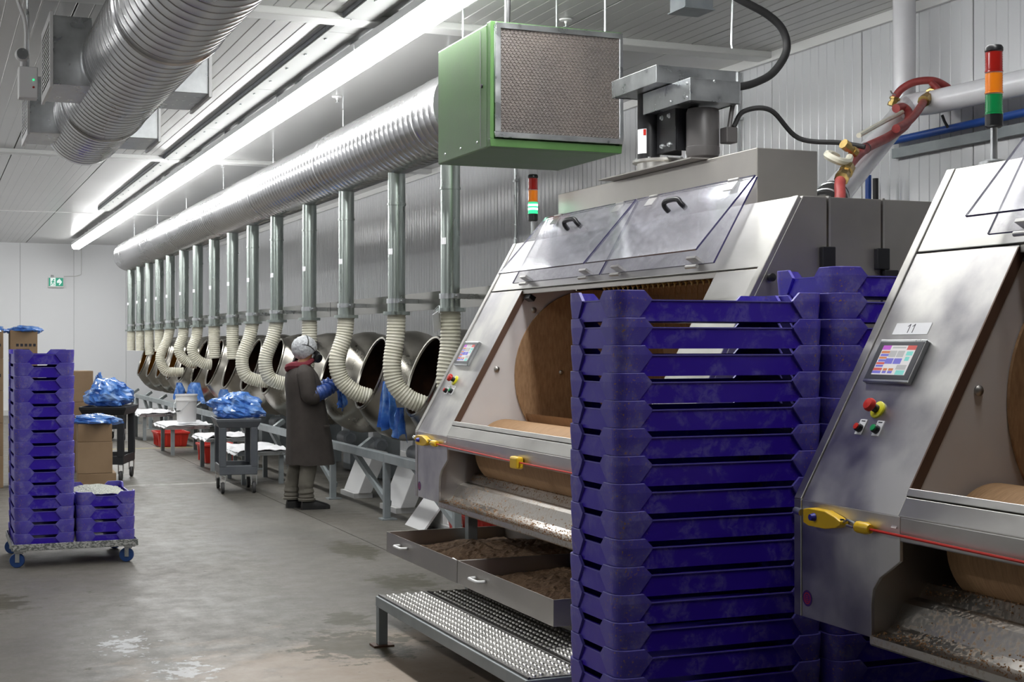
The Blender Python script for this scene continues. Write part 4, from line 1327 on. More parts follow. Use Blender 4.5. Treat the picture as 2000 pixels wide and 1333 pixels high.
sheet_tray('tray of crumpled white sheets under the pan behind the grey cart', 3.50, 16.5, .36, .55, 1.0, 1)
sheet_tray('tray of white sheets between grey cart and bucket', 3.49, 18.3, .40, .55, .9, 4)
sheet_tray('tray of white sheets carrying the white bucket', 3.46, 21.2, .40, .60, 1.1, 7)
sheet_tray('farthest tray of white sheets below amber pans', 3.50, 24.6, .42, .55, 1.2, 9)
bk = thing('bucket', 'white plastic bucket standing on a sheet tray', 'bucket', (3.46, 20.85, .47))
MB().lathe([(.13, 0), (.135, .01), (.148, .30), (.160, .305), (.160, .33), (.152, .335), (.152, .375), (.160, .38), (.160, .40), (.146, .40), (.130, .015), (.001, .012)], (0, 0, 0), (0, 0, 1), 32).build('pail', M['white'], bk)
MB().tube(bez([(-.155, -.03, .34), (-.19, -.05, .22), (-.17, -.09, .15), (-.10, -.15, .17), (.02, -.165, .30)], 6), .004, 6).build('bail_wire', M['galv'], bk)
MB().tube([(-.175, -.07, .16), (-.11, -.14, .165)], .010, 8).build('bail_grip', M['black'], bk)
def bin_(label, x, y, lx, ly, h, rz=0):
    t_ = thing('bin', label, 'bin', (x, y, 0), rz, 'red plastic bins on the floor')
    b = MB()
    def ring(sx_, sy_, z): return [(-sx_, -sy_, z), (sx_, -sy_, z), (sx_, sy_, z), (-sx_, sy_, z)]
    L_ = [ring(lx * .40, ly * .42, 0), ring(lx * .47, ly * .47, h - .03), ring(lx * .5, ly * .5, h - .03), ring(lx * .5, ly * .5, h), ring(lx * .455, ly * .46, h), ring(lx * .39, ly * .41, .008)]
    for r0, r1 in zip(L_, L_[1:]): b.add(r0 + r1, [(k, (k + 1) % 4, 4 + (k + 1) % 4, 4 + k) for k in range(4)])
    b.add(L_[0], [(3, 2, 1, 0)]); b.add(L_[-1], [(0, 1, 2, 3)])
    b.build('tub', M['red'], t_, False, .006)
    for k in (-1, 0, 1):
        MB().box((-lx * .475, k * ly * .22 - .012, .02), (-lx * .435, k * ly * .22 + .012, h - .032)).build('rib', M['red'], t_)
        MB().box((k * lx * .22 - .012, -ly * .475, .02), (k * lx * .22 + .012, -ly * .435, h - .032)).build('rib', M['red'], t_)
bin_('red plastic bin on the floor below the white bucket', 3.52, 22.7, .50, .66, .23)
bin_('red plastic bin on the floor behind the grey cart', 3.62, 19.4, .46, .60, .25)
bin_('red plastic bin on the floor behind the crumb drawers', 4.17, 10.84, .42, .56, .22)
wg = thing('floor_guard', 'white sloped sheet guard standing on the floor behind the drawers', 'guard', (4.02, 11.75, 0))
MB().prism([(x, -.25, z) for x, z in ((-.12, 0), (-.10, 0), (.10, .26), (.08, .26))], (0, .5, 0)).build('sheet', M['white'], wg)
MB().box((.06, -.25, 0), (.10, .25, .24)).build('back_stay', M['white_trim'], wg)

# ================================================================== utility carts with bags
def cart(label, loc, rz, lx, ly, h, m_, group):
    c = thing('utility_cart', label, 'cart', loc, rz, group)
    hx, hy = lx / 2, ly / 2
    for z0, nm in ((.20, 'lower_shelf'), (h - .10, 'top_tray')):
        e = .04 if nm == 'top_tray' else 0.0
        b = MB()
        def ring(k, z): return [(-hx - k, -hy - k, z), (hx + k, -hy - k, z), (hx + k, hy + k, z), (-hx - k, hy + k, z)]
        L_ = [ring(0, z0), ring(e * .9, z0 + .07), ring(e, z0 + .10), ring(e - .02, z0 + .10), ring(-.03, z0 + .035)]
        for r0, r1 in zip(L_, L_[1:]): b.add(r0 + r1, [(k, (k + 1) % 4, 4 + (k + 1) % 4, 4 + k) for k in range(4)])
        b.add(L_[0], [(3, 2, 1, 0)]); b.add(L_[-1], [(0, 1, 2, 3)])
        b.build(nm, m_, c, False, .008)
    for sx_ in (-1, 1):
        for sy_ in (-1, 1):
            x, y = sx_ * (hx - .035), sy_ * (hy - .035)
            MB().box((x - .038, y - .038, .28), (x + .038, y + .038, h - .09)).build('post', m_, c, False, .012)
            k_ = MB(); k_.box((x - .03, y - .022, .09), (x - .024, y + .022, .20)); k_.box((x - .03, y - .022, .19), (x + .03, y + .022, .20)); k_.box((x + .024, y - .022, .09), (x + .03, y + .022, .20))
            f = k_.build('caster_fork', M['galv'], c)
            MB().lathe([(.02, -.016), (.058, -.016), (.062, -.008), (.062, .008), (.058, .016), (.02, .016)], (x, y, .063), (1, 0, 0), 24).build('wheel', M['rubber'], f)
    # push handle at the far end
    MB().tube(bez([(-hx + .05, hy + .02, h - .04), (-hx + .05, hy + .10, h + .08), (0, hy + .13, h + .11), (hx - .05, hy + .10, h + .08), (hx - .05, hy + .02, h - .04)], 6), .014, 8).build('push_handle', m_, c)
    return c
cart('grey plastic two-shelf utility cart behind the worker', (3.10, 15.48, 0), R(-6), .40, .66, .80, M['cart'], 'two-shelf utility carts')
cart('black utility cart beside the cardboard boxes', (1.98, 17.35, 0), R(-18), .46, .72, .87, M['cart_black'], 'two-shelf utility carts')
cart('farthest black utility cart near the far wall', (2.75, 24.4, 0), R(10), .42, .70, .82, M['cart_black'], 'two-shelf utility carts')
film('blue_bag', 'crumpled blue plastic bag heaped on the grey utility cart', (3.12, 15.5, .803), (.25, .33, .145), 3.2, None, 0, rz=.3)
film('blue_bag', 'crumpled blue plastic bag heaped on the black cart beside the boxes', (1.98, 17.4, .873), (.25, .35, .17), 8.1, None, 0, rz=-.2)
o = tag(MB().sphere((0, 0, .02), (.05, .04, .02), 10, 6).build('crumpled_tissue', M['paper']), 'small white crumpled tissue on the lower shelf of the grey cart', 'tissue'); o.location = (3.06, 15.3, .238)

# ================================================================== cardboard boxes
def carton(label, x, y, z, lx, ly, h, rz, group):
    t_ = thing('carton', label, 'box', (x, y, z), rz, group)
    hx, hy = lx / 2, ly / 2
    MB().box((-hx, -hy, .001), (hx, hy, h - .004)).build('carton_body', M['card'], t_, False, .004)
    for s_ in (-1, 1):
        MB().box((-hx + .002, .002 if s_ > 0 else -hy + .002, h - .004), (hx - .002, hy - .002 if s_ > 0 else -.002, h)).build('flap', M['card'], t_)
    return t_
def label_print(t_, lx, ly, h):
    b = MB()
    for k in range(5):
        b.box((-lx * .28 + k * .045, -ly / 2 - .0012, h * .42), (-lx * .28 + k * .045 + .028, -ly / 2, h * .52))
    b.box((-lx * .28, -ly / 2 - .0012, h * .30), (lx * .2, -ly / 2, h * .33))
    b.build('print', M['ink'], t_)
z = 0
for k, (h, lx) in enumerate(((.31, .36), (.31, .33), (.175, .32))):
    nm = ('lowest', 'middle', 'top')[k]
    carton('brown cardboard box, %s of the stack behind the low crate stack' % nm, 1.52 + (.02 if k == 0 else 0), 14.62, z + .02, lx, .40, h, R(-3), 'cartons stacked behind the low crates'); z += h
o = film('blue_liner', 'blue plastic liner draped over the top box behind the low crates', (1.53, 14.62, z + .02), (.21, .24, .05), 5.5, None, .05, 'plastic liner')
pal = thing('pallet_base', 'thin base board under the front cardboard boxes', 'board', (1.52, 14.62, 0)); MB().box((-.25, -.25, 0), (.25, .25, .02)).build('board', M['card'], pal)
z = .0
for k, h in enumerate((.30, .30, .27, .39)):
    nm = ('lowest', 'second lowest', 'second highest', 'topmost')[k]
    carton('brown cardboard box, %s of the stack beside the black cart' % nm, 1.72, 18.7, z, .42 if k < 3 else .36, .42, h, R(4), 'cartons stacked beside the black cart'); z += h
film('blue_liner', 'blue plastic liner poking out of the box stack beside the black cart', (1.99, 18.6, z - .42), (.06, .12, .22), 2.5, None, 0, 'plastic liner')
for q, (x, w_) in enumerate(((.62, .30), (.985, .29))):
    z = 0
    for k in range(5):
        h = .36 if k < 4 else .31
        nm = ('lowest', 'second lowest', 'middle', 'second highest', 'topmost')[k]
        t_ = carton('brown cardboard box, %s of the %s stack behind the tall crates' % (nm, 'left' if q == 0 else 'right'), x, 16.9, z, w_, .34, h, 0, 'cartons stacked behind the tall crates')
        if k == 4 or (k == 3): label_print(t_, w_, .34, h)
        z += h
    film('blue_liner', 'blue plastic liner over the topmost box of the %s stack behind the tall crates' % ('left' if q == 0 else 'right'), (x + .02, 16.9, z - .02), (w_ * .55, .20, .04), 6.5 + q, None, .04, 'plastic liner')

# ================================================================== exit sign on the far wall
XS = 1.35
fx, fz = 0, 0
ex = thing('exit_sign', 'green running man exit sign on the far wall', 'sign', (2.66, YF - .031, 2.985))
MB().box((-.17, -.05, -.12), (.17, 0, .11)).build('sign_case', M['white_trim'], ex, False, .006)
MB().box((-.155, -.053, -.085), (.155, -.0505, .10)).build('sign_face', M['exitgreen'], ex)
b = MB()
b.box((-.12, -.0545, -.085), (-.01, -.0535, .10)); 
b.build('door_symbol', M['exitwhite'], ex)
b = MB()
def py(p): return [(x, -.0555, z_) for x, z_ in p]
for p in ([(-.075, .045), (-.045, .035), (-.055, -.02), (-.085, -.01)], [(-.055, -.02), (-.03, -.045), (-.035, -.075), (-.047, -.07), (-.045, -.045), (-.07, -.02)], [(-.085, -.012), (-.07, -.02), (-.085, -.055), (-.115, -.06), (-.115, -.05), (-.095, -.043)], [(-.05, .03), (-.02, .005), (-.025, -.004), (-.055, .015)], [(-.075, .04), (-.10, .02), (-.105, -.005), (-.095, -.006), (-.09, .013), (-.07, .028)]):
    b.prism(py(p), (0, .0008, 0))
b.cyl((-.05, -.0555, .06), (-.05, -.0547, .06), .017, n=14)
b.build('running_man', M['exitgreen'], ex)
b = MB()
b.prism(py([(.02, .03), (.075, .085), (.13, .01), (.075, -.065), (.06, -.05), (.085, -.012), (.02, -.012)]), (0, .0012, 0))
b.build('arrow', M['exitwhite'], ex)
MB().tube(bez([(.17, -.01, .14), (.30, -.01, .145), (.42, -.01, .15), (.52, -.01, .18), (.55, -.01, .26), (.55, -.01, .98)], 5), .010, 6).build('feed_cable', M['white_trim'], ex)
MB().tube([(-.10, -.02, .11), (-.10, -.05, .16), (-.06, -.03, .16), (-.06, -.02, .11)], .008, 6).build('lamp_head', M['galv'], ex)

# ================================================================== green air cleaner hung from the ceiling
GX0, GX1, GY0, GY1, GZ0, GZ1 = 3.0, 3.84, 7.63, 8.55, 2.74, 3.46
ac = thing('air_cleaner', 'green air cleaner box with a mesh filter hanging from the ceiling', 'air cleaner', ((GX0 + GX1) / 2, (GY0 + GY1) / 2, GZ0))
b = MB(); b.box((GX0, GY0 + .06, GZ0), (GX1, GY1, GZ1)); b.build('cabinet', M['green'], ac, True, .008)
b = MB()
b.box((GX0 - .002, GY0, GZ0), (GX1 + .002, GY0 + .06, GZ0 + .045)); b.box((GX0 - .002, GY0, GZ1 - .02), (GX1 + .002, GY0 + .06, GZ1 + .004))
b.box((GX0 - .002, GY0, GZ0 + .045), (GX0 + .02, GY0 + .06, GZ1 - .02)); b.box((GX1 - .012, GY0, GZ0 + .045), (GX1 + .002, GY0 + .06, GZ1 - .02))
b.build('front_collar', M['green'], ac, True, .003)
fx0, fx1, fz0, fz1 = GX0 + .022, GX1 + .001, GZ0 + .052, GZ1 - .004
b = MB()
b.box((fx0, GY0 - .02, fz0), (fx1, GY0 - .001, fz0 + .032)); b.box((fx0, GY0 - .02, fz1 - .032), (fx1, GY0 - .001, fz1)); b.box((fx0, GY0 - .02, fz0 + .032), (fx0 + .034, GY0 - .001, fz1 - .032)); b.box((fx1 - .024, GY0 - .02, fz0 + .032), (fx1, GY0 - .001, fz1 - .032))
ff = b.build('filter_frame', M['galv'], ac, True, .003)
MB().box((fx0 + .03, GY0 - .006, fz0 + .03), (fx1 - .02, GY0 - .003, fz1 - .03)).build('filter_pad', M['filter'], ff, True)
# expanded mesh: zigzag ridges, joined
b = MB()
nx, nz = 62, 36
x0, x1, z0, z1 = fx0 + .034, fx1 - .024, fz0 + .032, fz1 - .032
for i in range(nz):
    zc = z0 + (z1 - z0) * (i + .5) / nz; hh = (z1 - z0) / nz * .5
    A = []
    for j in range(nx + 1):
        x = x0 + (x1 - x0) * j / nx
        d = hh * .55 * (1 if (j + i) % 2 else -1)
        A.append([(x, GY0 - .0062, zc + d - hh * .33), (x, GY0 - .011, zc + d), (x, GY0 - .0062, zc + d + hh * .33)])
    b.grid(A, 0, False)
b.build('filter_mesh', M['filter_rib'], ff, True, 0, 'stuff')
b = MB(); b.lathe([(.012, 0), (.012, .008), (.001, .009)], (GX0 + .001, GY0 + .14, GZ0 + .37), (-1, 0, 0), 12); b.build('door_latch', M['black'], ac, True)
for k in range(3):
    MB().lathe([(.008, 0), (.006, .005), (.001, .006)], (GX0, GY0 + .22 + k * .28, GZ0 + .05), (-1, 0, 0), 10).build('screw', M['galv'], ac, True)
MB().box((GX0 + .0, GY0 + .165, GZ0 + .02), (GX0 - .0015, GY0 + .170, GZ1 - .02)).build('door_seam', M['joint'], ac, True)
for x in (GX0 + .14, GX1 - .05):
    for y in (GY0 + .12, GY1 - .08):
        MB().cyl((x, y, GZ1), (x, y, CT), .006, n=6).build('hanger_rod', M['galv'], ac, True)
MB().tube([(GX0 + .12, GY0 + .03, GZ1 + .004), (GX0 + .13, GY0 + .03, CT)], .012, 8).build('power_cable', M['black_soft'], ac, True)

# ================================================================== exhaust fan on the machine hood
fan = thing('exhaust_fan', 'exhaust fan with black motor and galvanised belt cover on the machine hood', 'fan', (3.62, 6.70, 2.507))
b = MB(); b.lathe([(.13, 0), (.13, .05), (.155, .055), (.155, .068), (.06, .07)], (3.62, 6.72, 2.5085), (0, 0, 1), 36); b.build('fan_throat', M['steel'], fan, True)
for k in range(10):
    a = 2 * PI * k / 10
    MB().cyl((3.62 + .146 * math.cos(a), 6.72 + .146 * math.sin(a), 2.575), (3.62 + .146 * math.cos(a), 6.72 + .146 * math.sin(a), 2.583), .007, n=6).build('bolt', M['galv'], fan, True)
MB().cyl((3.555, 6.74, 2.576), (3.555, 6.74, 2.93), .060, n=28).build('shaft_housing', M['black'], fan, True)
lb = MB(); lb.add([(3.555 + .0625 * math.cos(a), 6.74 + .0605 * math.sin(a), zz) for zz in (2.61, 2.74) for a in (R(172), R(192), R(212), R(232))], [(0, 1, 5, 4), (1, 2, 6, 5), (2, 3, 7, 6)])
lo = lb.build('paper_label', M['paper'], fan, True)
lb = MB(); lb.add([(3.555 + .0632 * math.cos(a), 6.74 + .0609 * math.sin(a), zz) for zz in (2.705, 2.737) for a in (R(216), R(230))], [(0, 1, 3, 2)]); lb.build('label_mark', M['red'], lo, True)
b = MB(); b.box((3.56, 6.46, 2.60), (3.575, 6.66, 2.82)); b.box((3.575, 6.46, 2.60), (3.70, 6.475, 2.82)); b.box((3.575, 6.64, 2.60), (3.70, 6.66, 2.82))
mp = b.build('motor_mount', M['black'], fan, True, .003)
for (y, z) in ((6.60, 2.785), (6.60, 2.635), (6.52, 2.785), (6.52, 2.635)):
    MB().lathe([(.014, 0), (.014, .003), (.009, .004), (.009, .012), (.001, .013)], (3.56, y, z), (-1, 0, 0), 8).build('bolt', M['galv'], mp, True)
b = MB(); b.lathe([(.05, 0), (.080, .012), (.086, .03), (.086, .06), (.084, .062), (.084, .24), (.078, .255), (.03, .258)], (3.665, 6.36, 2.545), (0, 0, 1), 36)
mo = b.build('motor', M['motor'], fan, True)
MB().cyl((3.665, 6.36, 2.508), (3.665, 6.36, 2.546), .03, n=16).build('motor_shaft', M['motor'], mo, True)
b = MB(); b.box((3.735, 6.24, 2.62), (3.80, 6.31, 2.70)); b.build('terminal_box', M['motor'], mo, True, .005)
# belt covers: two open-bottomed galvanised hoods
def hoodbox(x0, x1, y0, y1, z0, z1, t_=.004):
    b = MB(); b.box((x0, y0, z1 - t_), (x1, y1, z1)); b.box((x0, y0, z0), (x0 + t_, y1, z1 - t_)); b.box((x1 - t_, y0, z0), (x1, y1, z1 - t_)); b.box((x0 + t_, y0, z0), (x1 - t_, y0 + t_, z1 - t_)); b.box((x0 + t_, y1 - t_, z0), (x1 - t_, y1, z1 - t_))
    b.box((x0 + t_, y0 + t_, z0 + .004), (x1 - t_, y1 - t_, z0 + .007)); return b
hoodbox(3.41, 3.88, 6.385, 6.89, 2.925, 3.015).build('belt_cover', M['galv'], fan, True, .002)
c2 = hoodbox(3.50, 3.79, 6.20, 6.70, 2.812, 2.924).build('belt_cover', M['galv'], fan, True, .002)
for (p, ax_) in (((3.50, 6.23, 2.90), (-1, 0, 0)), ((3.50, 6.23, 2.83), (-1, 0, 0)), ((3.50, 6.40, 2.835), (-1, 0, 0)), ((3.64, 6.20, 2.915), (0, -1, 0))):
    MB().lathe([(.008, 0), (.006, .005), (.001, .006)], p, ax_, 8).build('screw', M['galv'], c2, True)

# cables to the fan
tag(MB().tube(bez([(3.77, 6.275, 2.70), (3.79, 6.28, 2.80), (3.82, 6.30, 2.86), (3.80, 6.30, 2.925)], 6), .012, 8).build('flex_conduit', M['motor']), 'short dark flexible conduit between fan motor and belt cover', 'cable')
tag(MB().tube(bez([(3.88, 6.75, 2.975), (4.08, 6.7, 3.0), (4.20, 6.7, 3.035), (4.31, 6.7, 3.10), (4.39, 6.7, 3.22), (4.37, 6.7, 3.33), (4.27, 6.7, 3.41), (4.09, 6.7, 3.48), (3.8, 6.75, 3.62), (3.6, 6.8, CT)], 8), .022, 10).build('cable', M['black_soft']), 'thick black cable looping from the ceiling to the fan cover', 'cable')
tag(MB().tube(bez([(3.795, 6.275, 2.705), (3.86, 6.28, 2.79), (4.00, 6.25, 2.80), (4.17, 6.25, 2.666), (4.32, 6.1, 2.63), (4.40, 6.0, 2.60)], 8), .013, 8).build('cable', M['black_soft']), 'thin black cable arching from the fan motor towards the white pipe', 'cable')
cab = thing('ceiling_box', 'grey electrical box on the ceiling at the top edge', 'electrical box', (4.47, 7.9, 3.707))
MB().box((-.10, -.10, 0), (.10, .10, .15)).build('box_body', M['grey_paint'], cab, False, .004); MB().box((-.11, -.11, -.006), (.11, .11, 0)).build('box_cover', M['grey_paint'], cab)

# chain hook hanging down behind the fan
chn = thing('hanging_chain', 'steel chain and rod hanging from the ceiling behind the fan', 'chain', (4.35, 7.2, CT))
for k in range(7):
    r_ = .012; zc = -.02 - k * .030
    P = [(r_ * math.cos(2 * PI * j / 10) * (1 if k % 2 else 0), r_ * math.cos(2 * PI * j / 10) * (0 if k % 2 else 1), zc + .019 * math.sin(2 * PI * j / 10)) for j in range(11)]
    MB().tube(P, .003, 5).build('chain_link', M['galv'], chn)
MB().tube([(0, 0, -.22), (-.01, 0, -.50), (-.005, 0, -.53)], .006, 6).build('turnbuckle_rod', M['galv'], chn)

# ================================================================== white process pipe with red hoses by the wall
A_, B0, C_ = Vector((4.16, 5.95, 2.32)), Vector((5.83, 7.50, 3.12)), Vector((5.83, 0.5, 3.02))
wp = thing('process_pipe', 'thick white process pipe running along the right wall and down to the machine', 'pipe', (5.83, 7.5, 2.3))
dv = (C_ - B0).normalized()
path = [A_ + (B0 - A_) * (k / 8) for k in range(8)]
path += bez([A_ + (B0 - A_) * .93, B0 + Vector((.0, -.02, .01)), B0 + dv * .25], 5)[0:] + [B0 + dv * (.25 + (C_ - B0).length * k / 10) for k in range(1, 10)]
MB().tube(path, .075, 22).build('pipe_run', M['pvc'], wp, True)
MB().cyl(B0 + Vector((.02, .06, .02)), (5.85, 7.56, CT), .073, n=24).build('riser_pipe', M['pvc'], wp, True)
d_ = (B0 - A_).normalized()
MB().cyl(A_ - d_ * .18, A_ + d_ * .05, .083, n=22).build('rubber_cuff', M['black_soft'], wp, True)
MB().lathe([(.0845, 0), (.088, .004), (.088, .016), (.0845, .02)], A_ - d_ * .13, d_, 22).build('hose_clamp', M['galv'], wp, True)
MB().lathe([(.0845, 0), (.088, .004), (.088, .016), (.0845, .02)], A_ + d_ * .0, d_, 22).build('hose_clamp', M['galv'], wp, True)
MB().cyl(A_ - d_ * .40, A_ - d_ * .16, .070, n=22).build('inlet_stub', M['steel'], wp, True)
bk_ = MB(); bk_.box((5.76, 5.66, 3.012), (6.055, 5.72, 3.06)); bk_.build('wall_bracket', M['frame_grey'], wp, True)
bk_ = MB(); bk_.box((5.76, 3.2, 3.012), (6.055, 3.26, 3.06)); bk_.build('wall_bracket', M['frame_grey'], wp, True)
# unistrut and blue line on the wall
ch = thing('wall_channel', 'grey steel channel fixed along the right wall under the pipe', 'channel', (6.03, 5, 2.80))
MB().box((-.02, -5, .05), (.025, 2.9, .115)).build('channel_strip', M['frame_grey'], ch)
bl = thing('blue_line', 'blue plastic air line running along the right wall and down behind the machine', 'pipe', (6.0, 5, 2.9))
MB().tube([(5.99, 1.0, 2.99), (5.99, 7.9, 2.962)], .026, 12).build('line_run', M['bluepipe'], bl, True)
MB().tube([(5.93, 8.05, 2.75), (5.93, 8.05, 0.0)], .022, 10).build('line_drop', M['bluepipe'], bl, True)
tag(MB().tube([(5.93, 7.97, 2.72), (5.93, 7.94, 0.0)], .020, 10).build('cable', M['black_soft']), 'black cable dropping beside the blue line behind the machine', 'cable')
wrod = thing('thread_rod', 'thin rod hanging down the wall above the right signal light', 'rod', (5.90, 5.6, CT))
MB().cyl((0, 0, 0), (0, 0, -.75), .006, n=6).build('rod', M['galv'], wrod)
# red hoses on the pipe junction
hz = thing('red_hose', 'long red rubber hose with brass fittings strapped along the white pipe', 'hose', (4.6, 6.2, 2.6))
pth = bez([(4.00, 5.66, 2.232), (4.03, 5.69, 2.31), (4.083, 5.761, 2.393), (4.291, 5.968, 2.511), (4.571, 6.231, 2.631), (5.002, 6.606, 2.765), (5.357, 6.914, 2.896), (5.501, 7.06, 2.99), (5.494, 7.106, 3.04), (5.407, 7.066, 3.023)], 8)
MB().tube(pth, .027, 12).build('hose_tube', M['redhose'], hz, True)
def fitting(b, p, d, L_, r=.030):
    b.lathe([(r * .7, 0), (r, .004), (r, L_ * .3), (r * .75, L_ * .32), (r * .75, L_ * .6), (r, L_ * .62), (r, L_)], p, d, 8)
b = MB(); fitting(b, (4.075, 5.745, 2.395), (.21, .2, .12), .19, .036); b.build('brass_coupling', M['brass'], hz, True)
b = MB(); fitting(b, (4.33, 5.98, 2.56), (-.5, -.1, .25), .10, .027); b.build('brass_elbow', M['brass'], hz, True)
for q in ((4.559, 6.214, 2.629), (5.2, 6.79, 2.835)):
    MB().lathe([(.0285, -.008), (.030, -.006), (.030, .006), (.0285, .008)], q, (.65, .6, .27), 14, 0, False, False).build('cable_tie', M['black'], hz, True)
hz3 = thing('red_hose', 'short red hose branching up to the brass valve', 'hose', (5.5, 7.0, 2.9))
MB().tube(bez([(4.99, 6.52, 2.80), (5.20, 6.70, 2.87), (5.403, 6.88, 2.958), (5.71, 7.19, 3.10)], 8), .024, 12).build('hose_tube', M['redhose'], hz3, True)
b = MB(); fitting(b, (5.70, 7.18, 3.10), (.45, .3, .25), .26, .038); b.build('brass_valve', M['brass'], hz3, True)
b = MB(); b.tube([(5.86, 7.20, 3.03), (5.87, 7.19, 2.99), (5.88, 7.17, 2.95)], .010, 6); b.build('valve_lever', M['black'], hz3, True)
hz2 = thing('red_hose', 'red hose arching over the white pipe junction', 'hose', (5.8, 7.3, 3.2))
MB().tube(bez([(5.675, 7.432, 3.16), (5.701, 7.399, 3.212), (5.764, 7.352, 3.254), (5.855, 7.293, 3.262), (5.95, 7.287, 3.236), (5.996, 7.27, 3.193)], 8), .024, 12).build('hose_tube', M['redhose'], hz2, True)
b = MB(); fitting(b, (5.68, 7.43, 3.168), (-.12, .1, -.5), .06, .034); b.build('brass_end', M['brass'], hz2, True)
b = MB(); fitting(b, (5.99, 7.27, 3.20), (.12, -.1, -.5), .075, .034); b.build('brass_end', M['brass'], hz2, True)
MB().tube(bez([(5.83, 7.27, 3.245), (5.86, 7.24, 3.20), (5.85, 7.22, 3.15)], 6), .020, 10).build('branch_tube', M['redhose'], hz2, True)
b = MB(); b.tube([(5.66, 7.40, 3.175), (5.63, 7.40, 3.185), (5.62, 7.40, 3.20)], .005, 6); b.build('clamp_tail', M['galv'], hz2, True)
tag(MB().tube(bez([(4.50, 6.19, 2.69), (4.968, 6.60, 2.85), (5.30, 6.93, 2.95), (5.44, 7.05, 3.00)], 8), .014, 8).build('hose', M['hose']), 'thin cream hose along the top of the white pipe', 'hose')
tag(MB().tube(bez([(4.25, 5.92, 2.53), (4.20, 5.87, 2.50), (4.10, 5.80, 2.49), (4.06, 5.83, 2.515), (4.12, 5.91, 2.54), (4.22, 5.99, 2.54)], 8), .020, 8).build('hose', M['hose']), 'cream hose loop above the rubber cuff', 'hose')

for yv_, lb_ in ((14.6, 'thin grey conduit down the right wall beside the lit signal light'), (9.9, 'thin grey conduit down the right wall behind the exhaust fan')):
    cd_ = thing('wall_conduit', lb_, 'conduit', (XR - .066, yv_, 0))
    MB().cyl((0, 0, .13), (0, 0, ZC - .115), .017, n=8).build('conduit_tube', M['galv'], cd_)
    for zz in (1.2, 2.4, 3.4): MB().box((-.02, -.035, zz), (.022, .035, zz + .025)).build('strap', M['galv'], cd_)
# sprinkler heads and ceiling studs
for k, (x, y) in enumerate(((3.45, 12.6), (3.4, 17.8), (-1.0, 22.0), (-1.6, 25.0), (4.1, 9.0))):
    s_ = thing('sprinkler_head', ['small sprinkler head on the ceiling right of the lights, nearer one', 'small sprinkler head on the ceiling right of the lights, farther one', 'dark sprinkler disc on the far left ceiling, nearer one', 'dark sprinkler disc on the far left ceiling, farther one', 'sprinkler head on the ceiling above the green air cleaner'][k], 'sprinkler', (x, y, CT))
    MB().lathe([(.05, 0), (.045, -.010), (.012, -.014), (.012, -.03)], (0, 0, 0), (0, 0, 1), 18).build('rosette', M['white_trim'], s_)
    MB().lathe([(.006, -.03), (.006, -.05), (.020, -.052), (.020, -.055)], (0, 0, 0), (0, 0, 1), 12).build('deflector', M['galv'], s_)

# ================================================================== worker
wk = thing('person', 'worker in a brown lab coat, hairnet and respirator reaching into a coating pan', 'person', (3.42, 13.56, 0))
def skin_mesh(name, pts, edges, root, m_, sub=1):
    bm = bmesh.new(); lay = bm.verts.layers.skin.verify(); V = []
    for i, (p, r_) in enumerate(pts):
        v = bm.verts.new(p); v[lay].radius = (r_, r_) if isinstance(r_, (int, float)) else r_
        v[lay].use_root = (i == root); V.append(v)
    for a, c in edges: bm.edges.new((V[a], V[c]))
    me = bpy.data.meshes.new(name); bm.to_mesh(me); bm.free()
    o = bpy.data.objects.new(name, me); COL.objects.link(o)
    k = o.modifiers.new('skin', 'SKIN'); k.use_smooth_shade = True
    if sub: s_ = o.modifiers.new('sub', 'SUBSURF'); s_.levels = sub; s_.render_levels = sub
    dg = bpy.context.evaluated_depsgraph_get()
    me2 = bpy.data.meshes.new_from_object(o.evaluated_get(dg)); me2.name = name
    bpy.data.objects.remove(o)
    me2.materials.clear(); me2.materials.append(m_)
    o = bpy.data.objects.new(name, me2); COL.objects.link(o); o.parent = wk
    return o
# body: pelvis root, spine, neck, head, arms, legs (facing +x, right side towards -y)
hx_, hz_ = -.025, 1.535
pts = [((-.02, 0, .86), .13), ((-.04, 0, 1.05), .125), ((-.06, 0, 1.22), .135), ((-.07, 0, 1.33), .085), ((-.055, 0, 1.40), .052), ((-.03, 0, 1.46), .066), ((hx_, 0, 1.545), .088), ((-.03, 0, 1.61), .055),
       ((-.07, -.17, 1.315), .062), ((-.02, -.215, 1.10), .047), ((.13, -.17, 1.15), .040), ((.27, -.12, 1.225), .030),
       ((-.07, .17, 1.315), .062), ((.0, .21, 1.11), .047), ((.16, .17, 1.14), .040), ((.30, .13, 1.21), .030),
       ((-.02, -.09, .80), .085), ((-.02, -.10, .46), .058), ((-.035, -.10, .10), .034), ((.06, -.11, .050), .020),
       ((-.05, .09, .80), .085), ((-.09, .10, .46), .058), ((-.135, .10, .10), .034), ((-.06, .11, .050), .020)]
edges = [(0, 1), (1, 2), (2, 3), (3, 4), (4, 5), (5, 6), (6, 7), (3, 8), (8, 9), (9, 10), (10, 11), (3, 12), (12, 13), (13, 14), (14, 15), (0, 16), (16, 17), (17, 18), (18, 19), (0, 20), (20, 21), (21, 22), (22, 23)]
body = skin_mesh('body', pts, edges, 0, M['skin'], 2)
# face: nose bridge, brow, ear
MB().sphere((.068, -.030, 1.556), (.010, .013, .008), 10, 6).build('eye', M['white'], body)
MB().sphere((.068, .030, 1.556), (.010, .013, .008), 10, 6).build('eye', M['white'], body)
MB().lathe([(.004, 0), (.011, .02), (.013, .035), (.001, .04)], (.064, 0, 1.560), (.35, 0, -1), 8).build('nose', M['skin'], body)
MB().sphere((-.03, -.090, 1.535), (.018, .008, .030), 10, 8).build('ear', M['skin'], body)
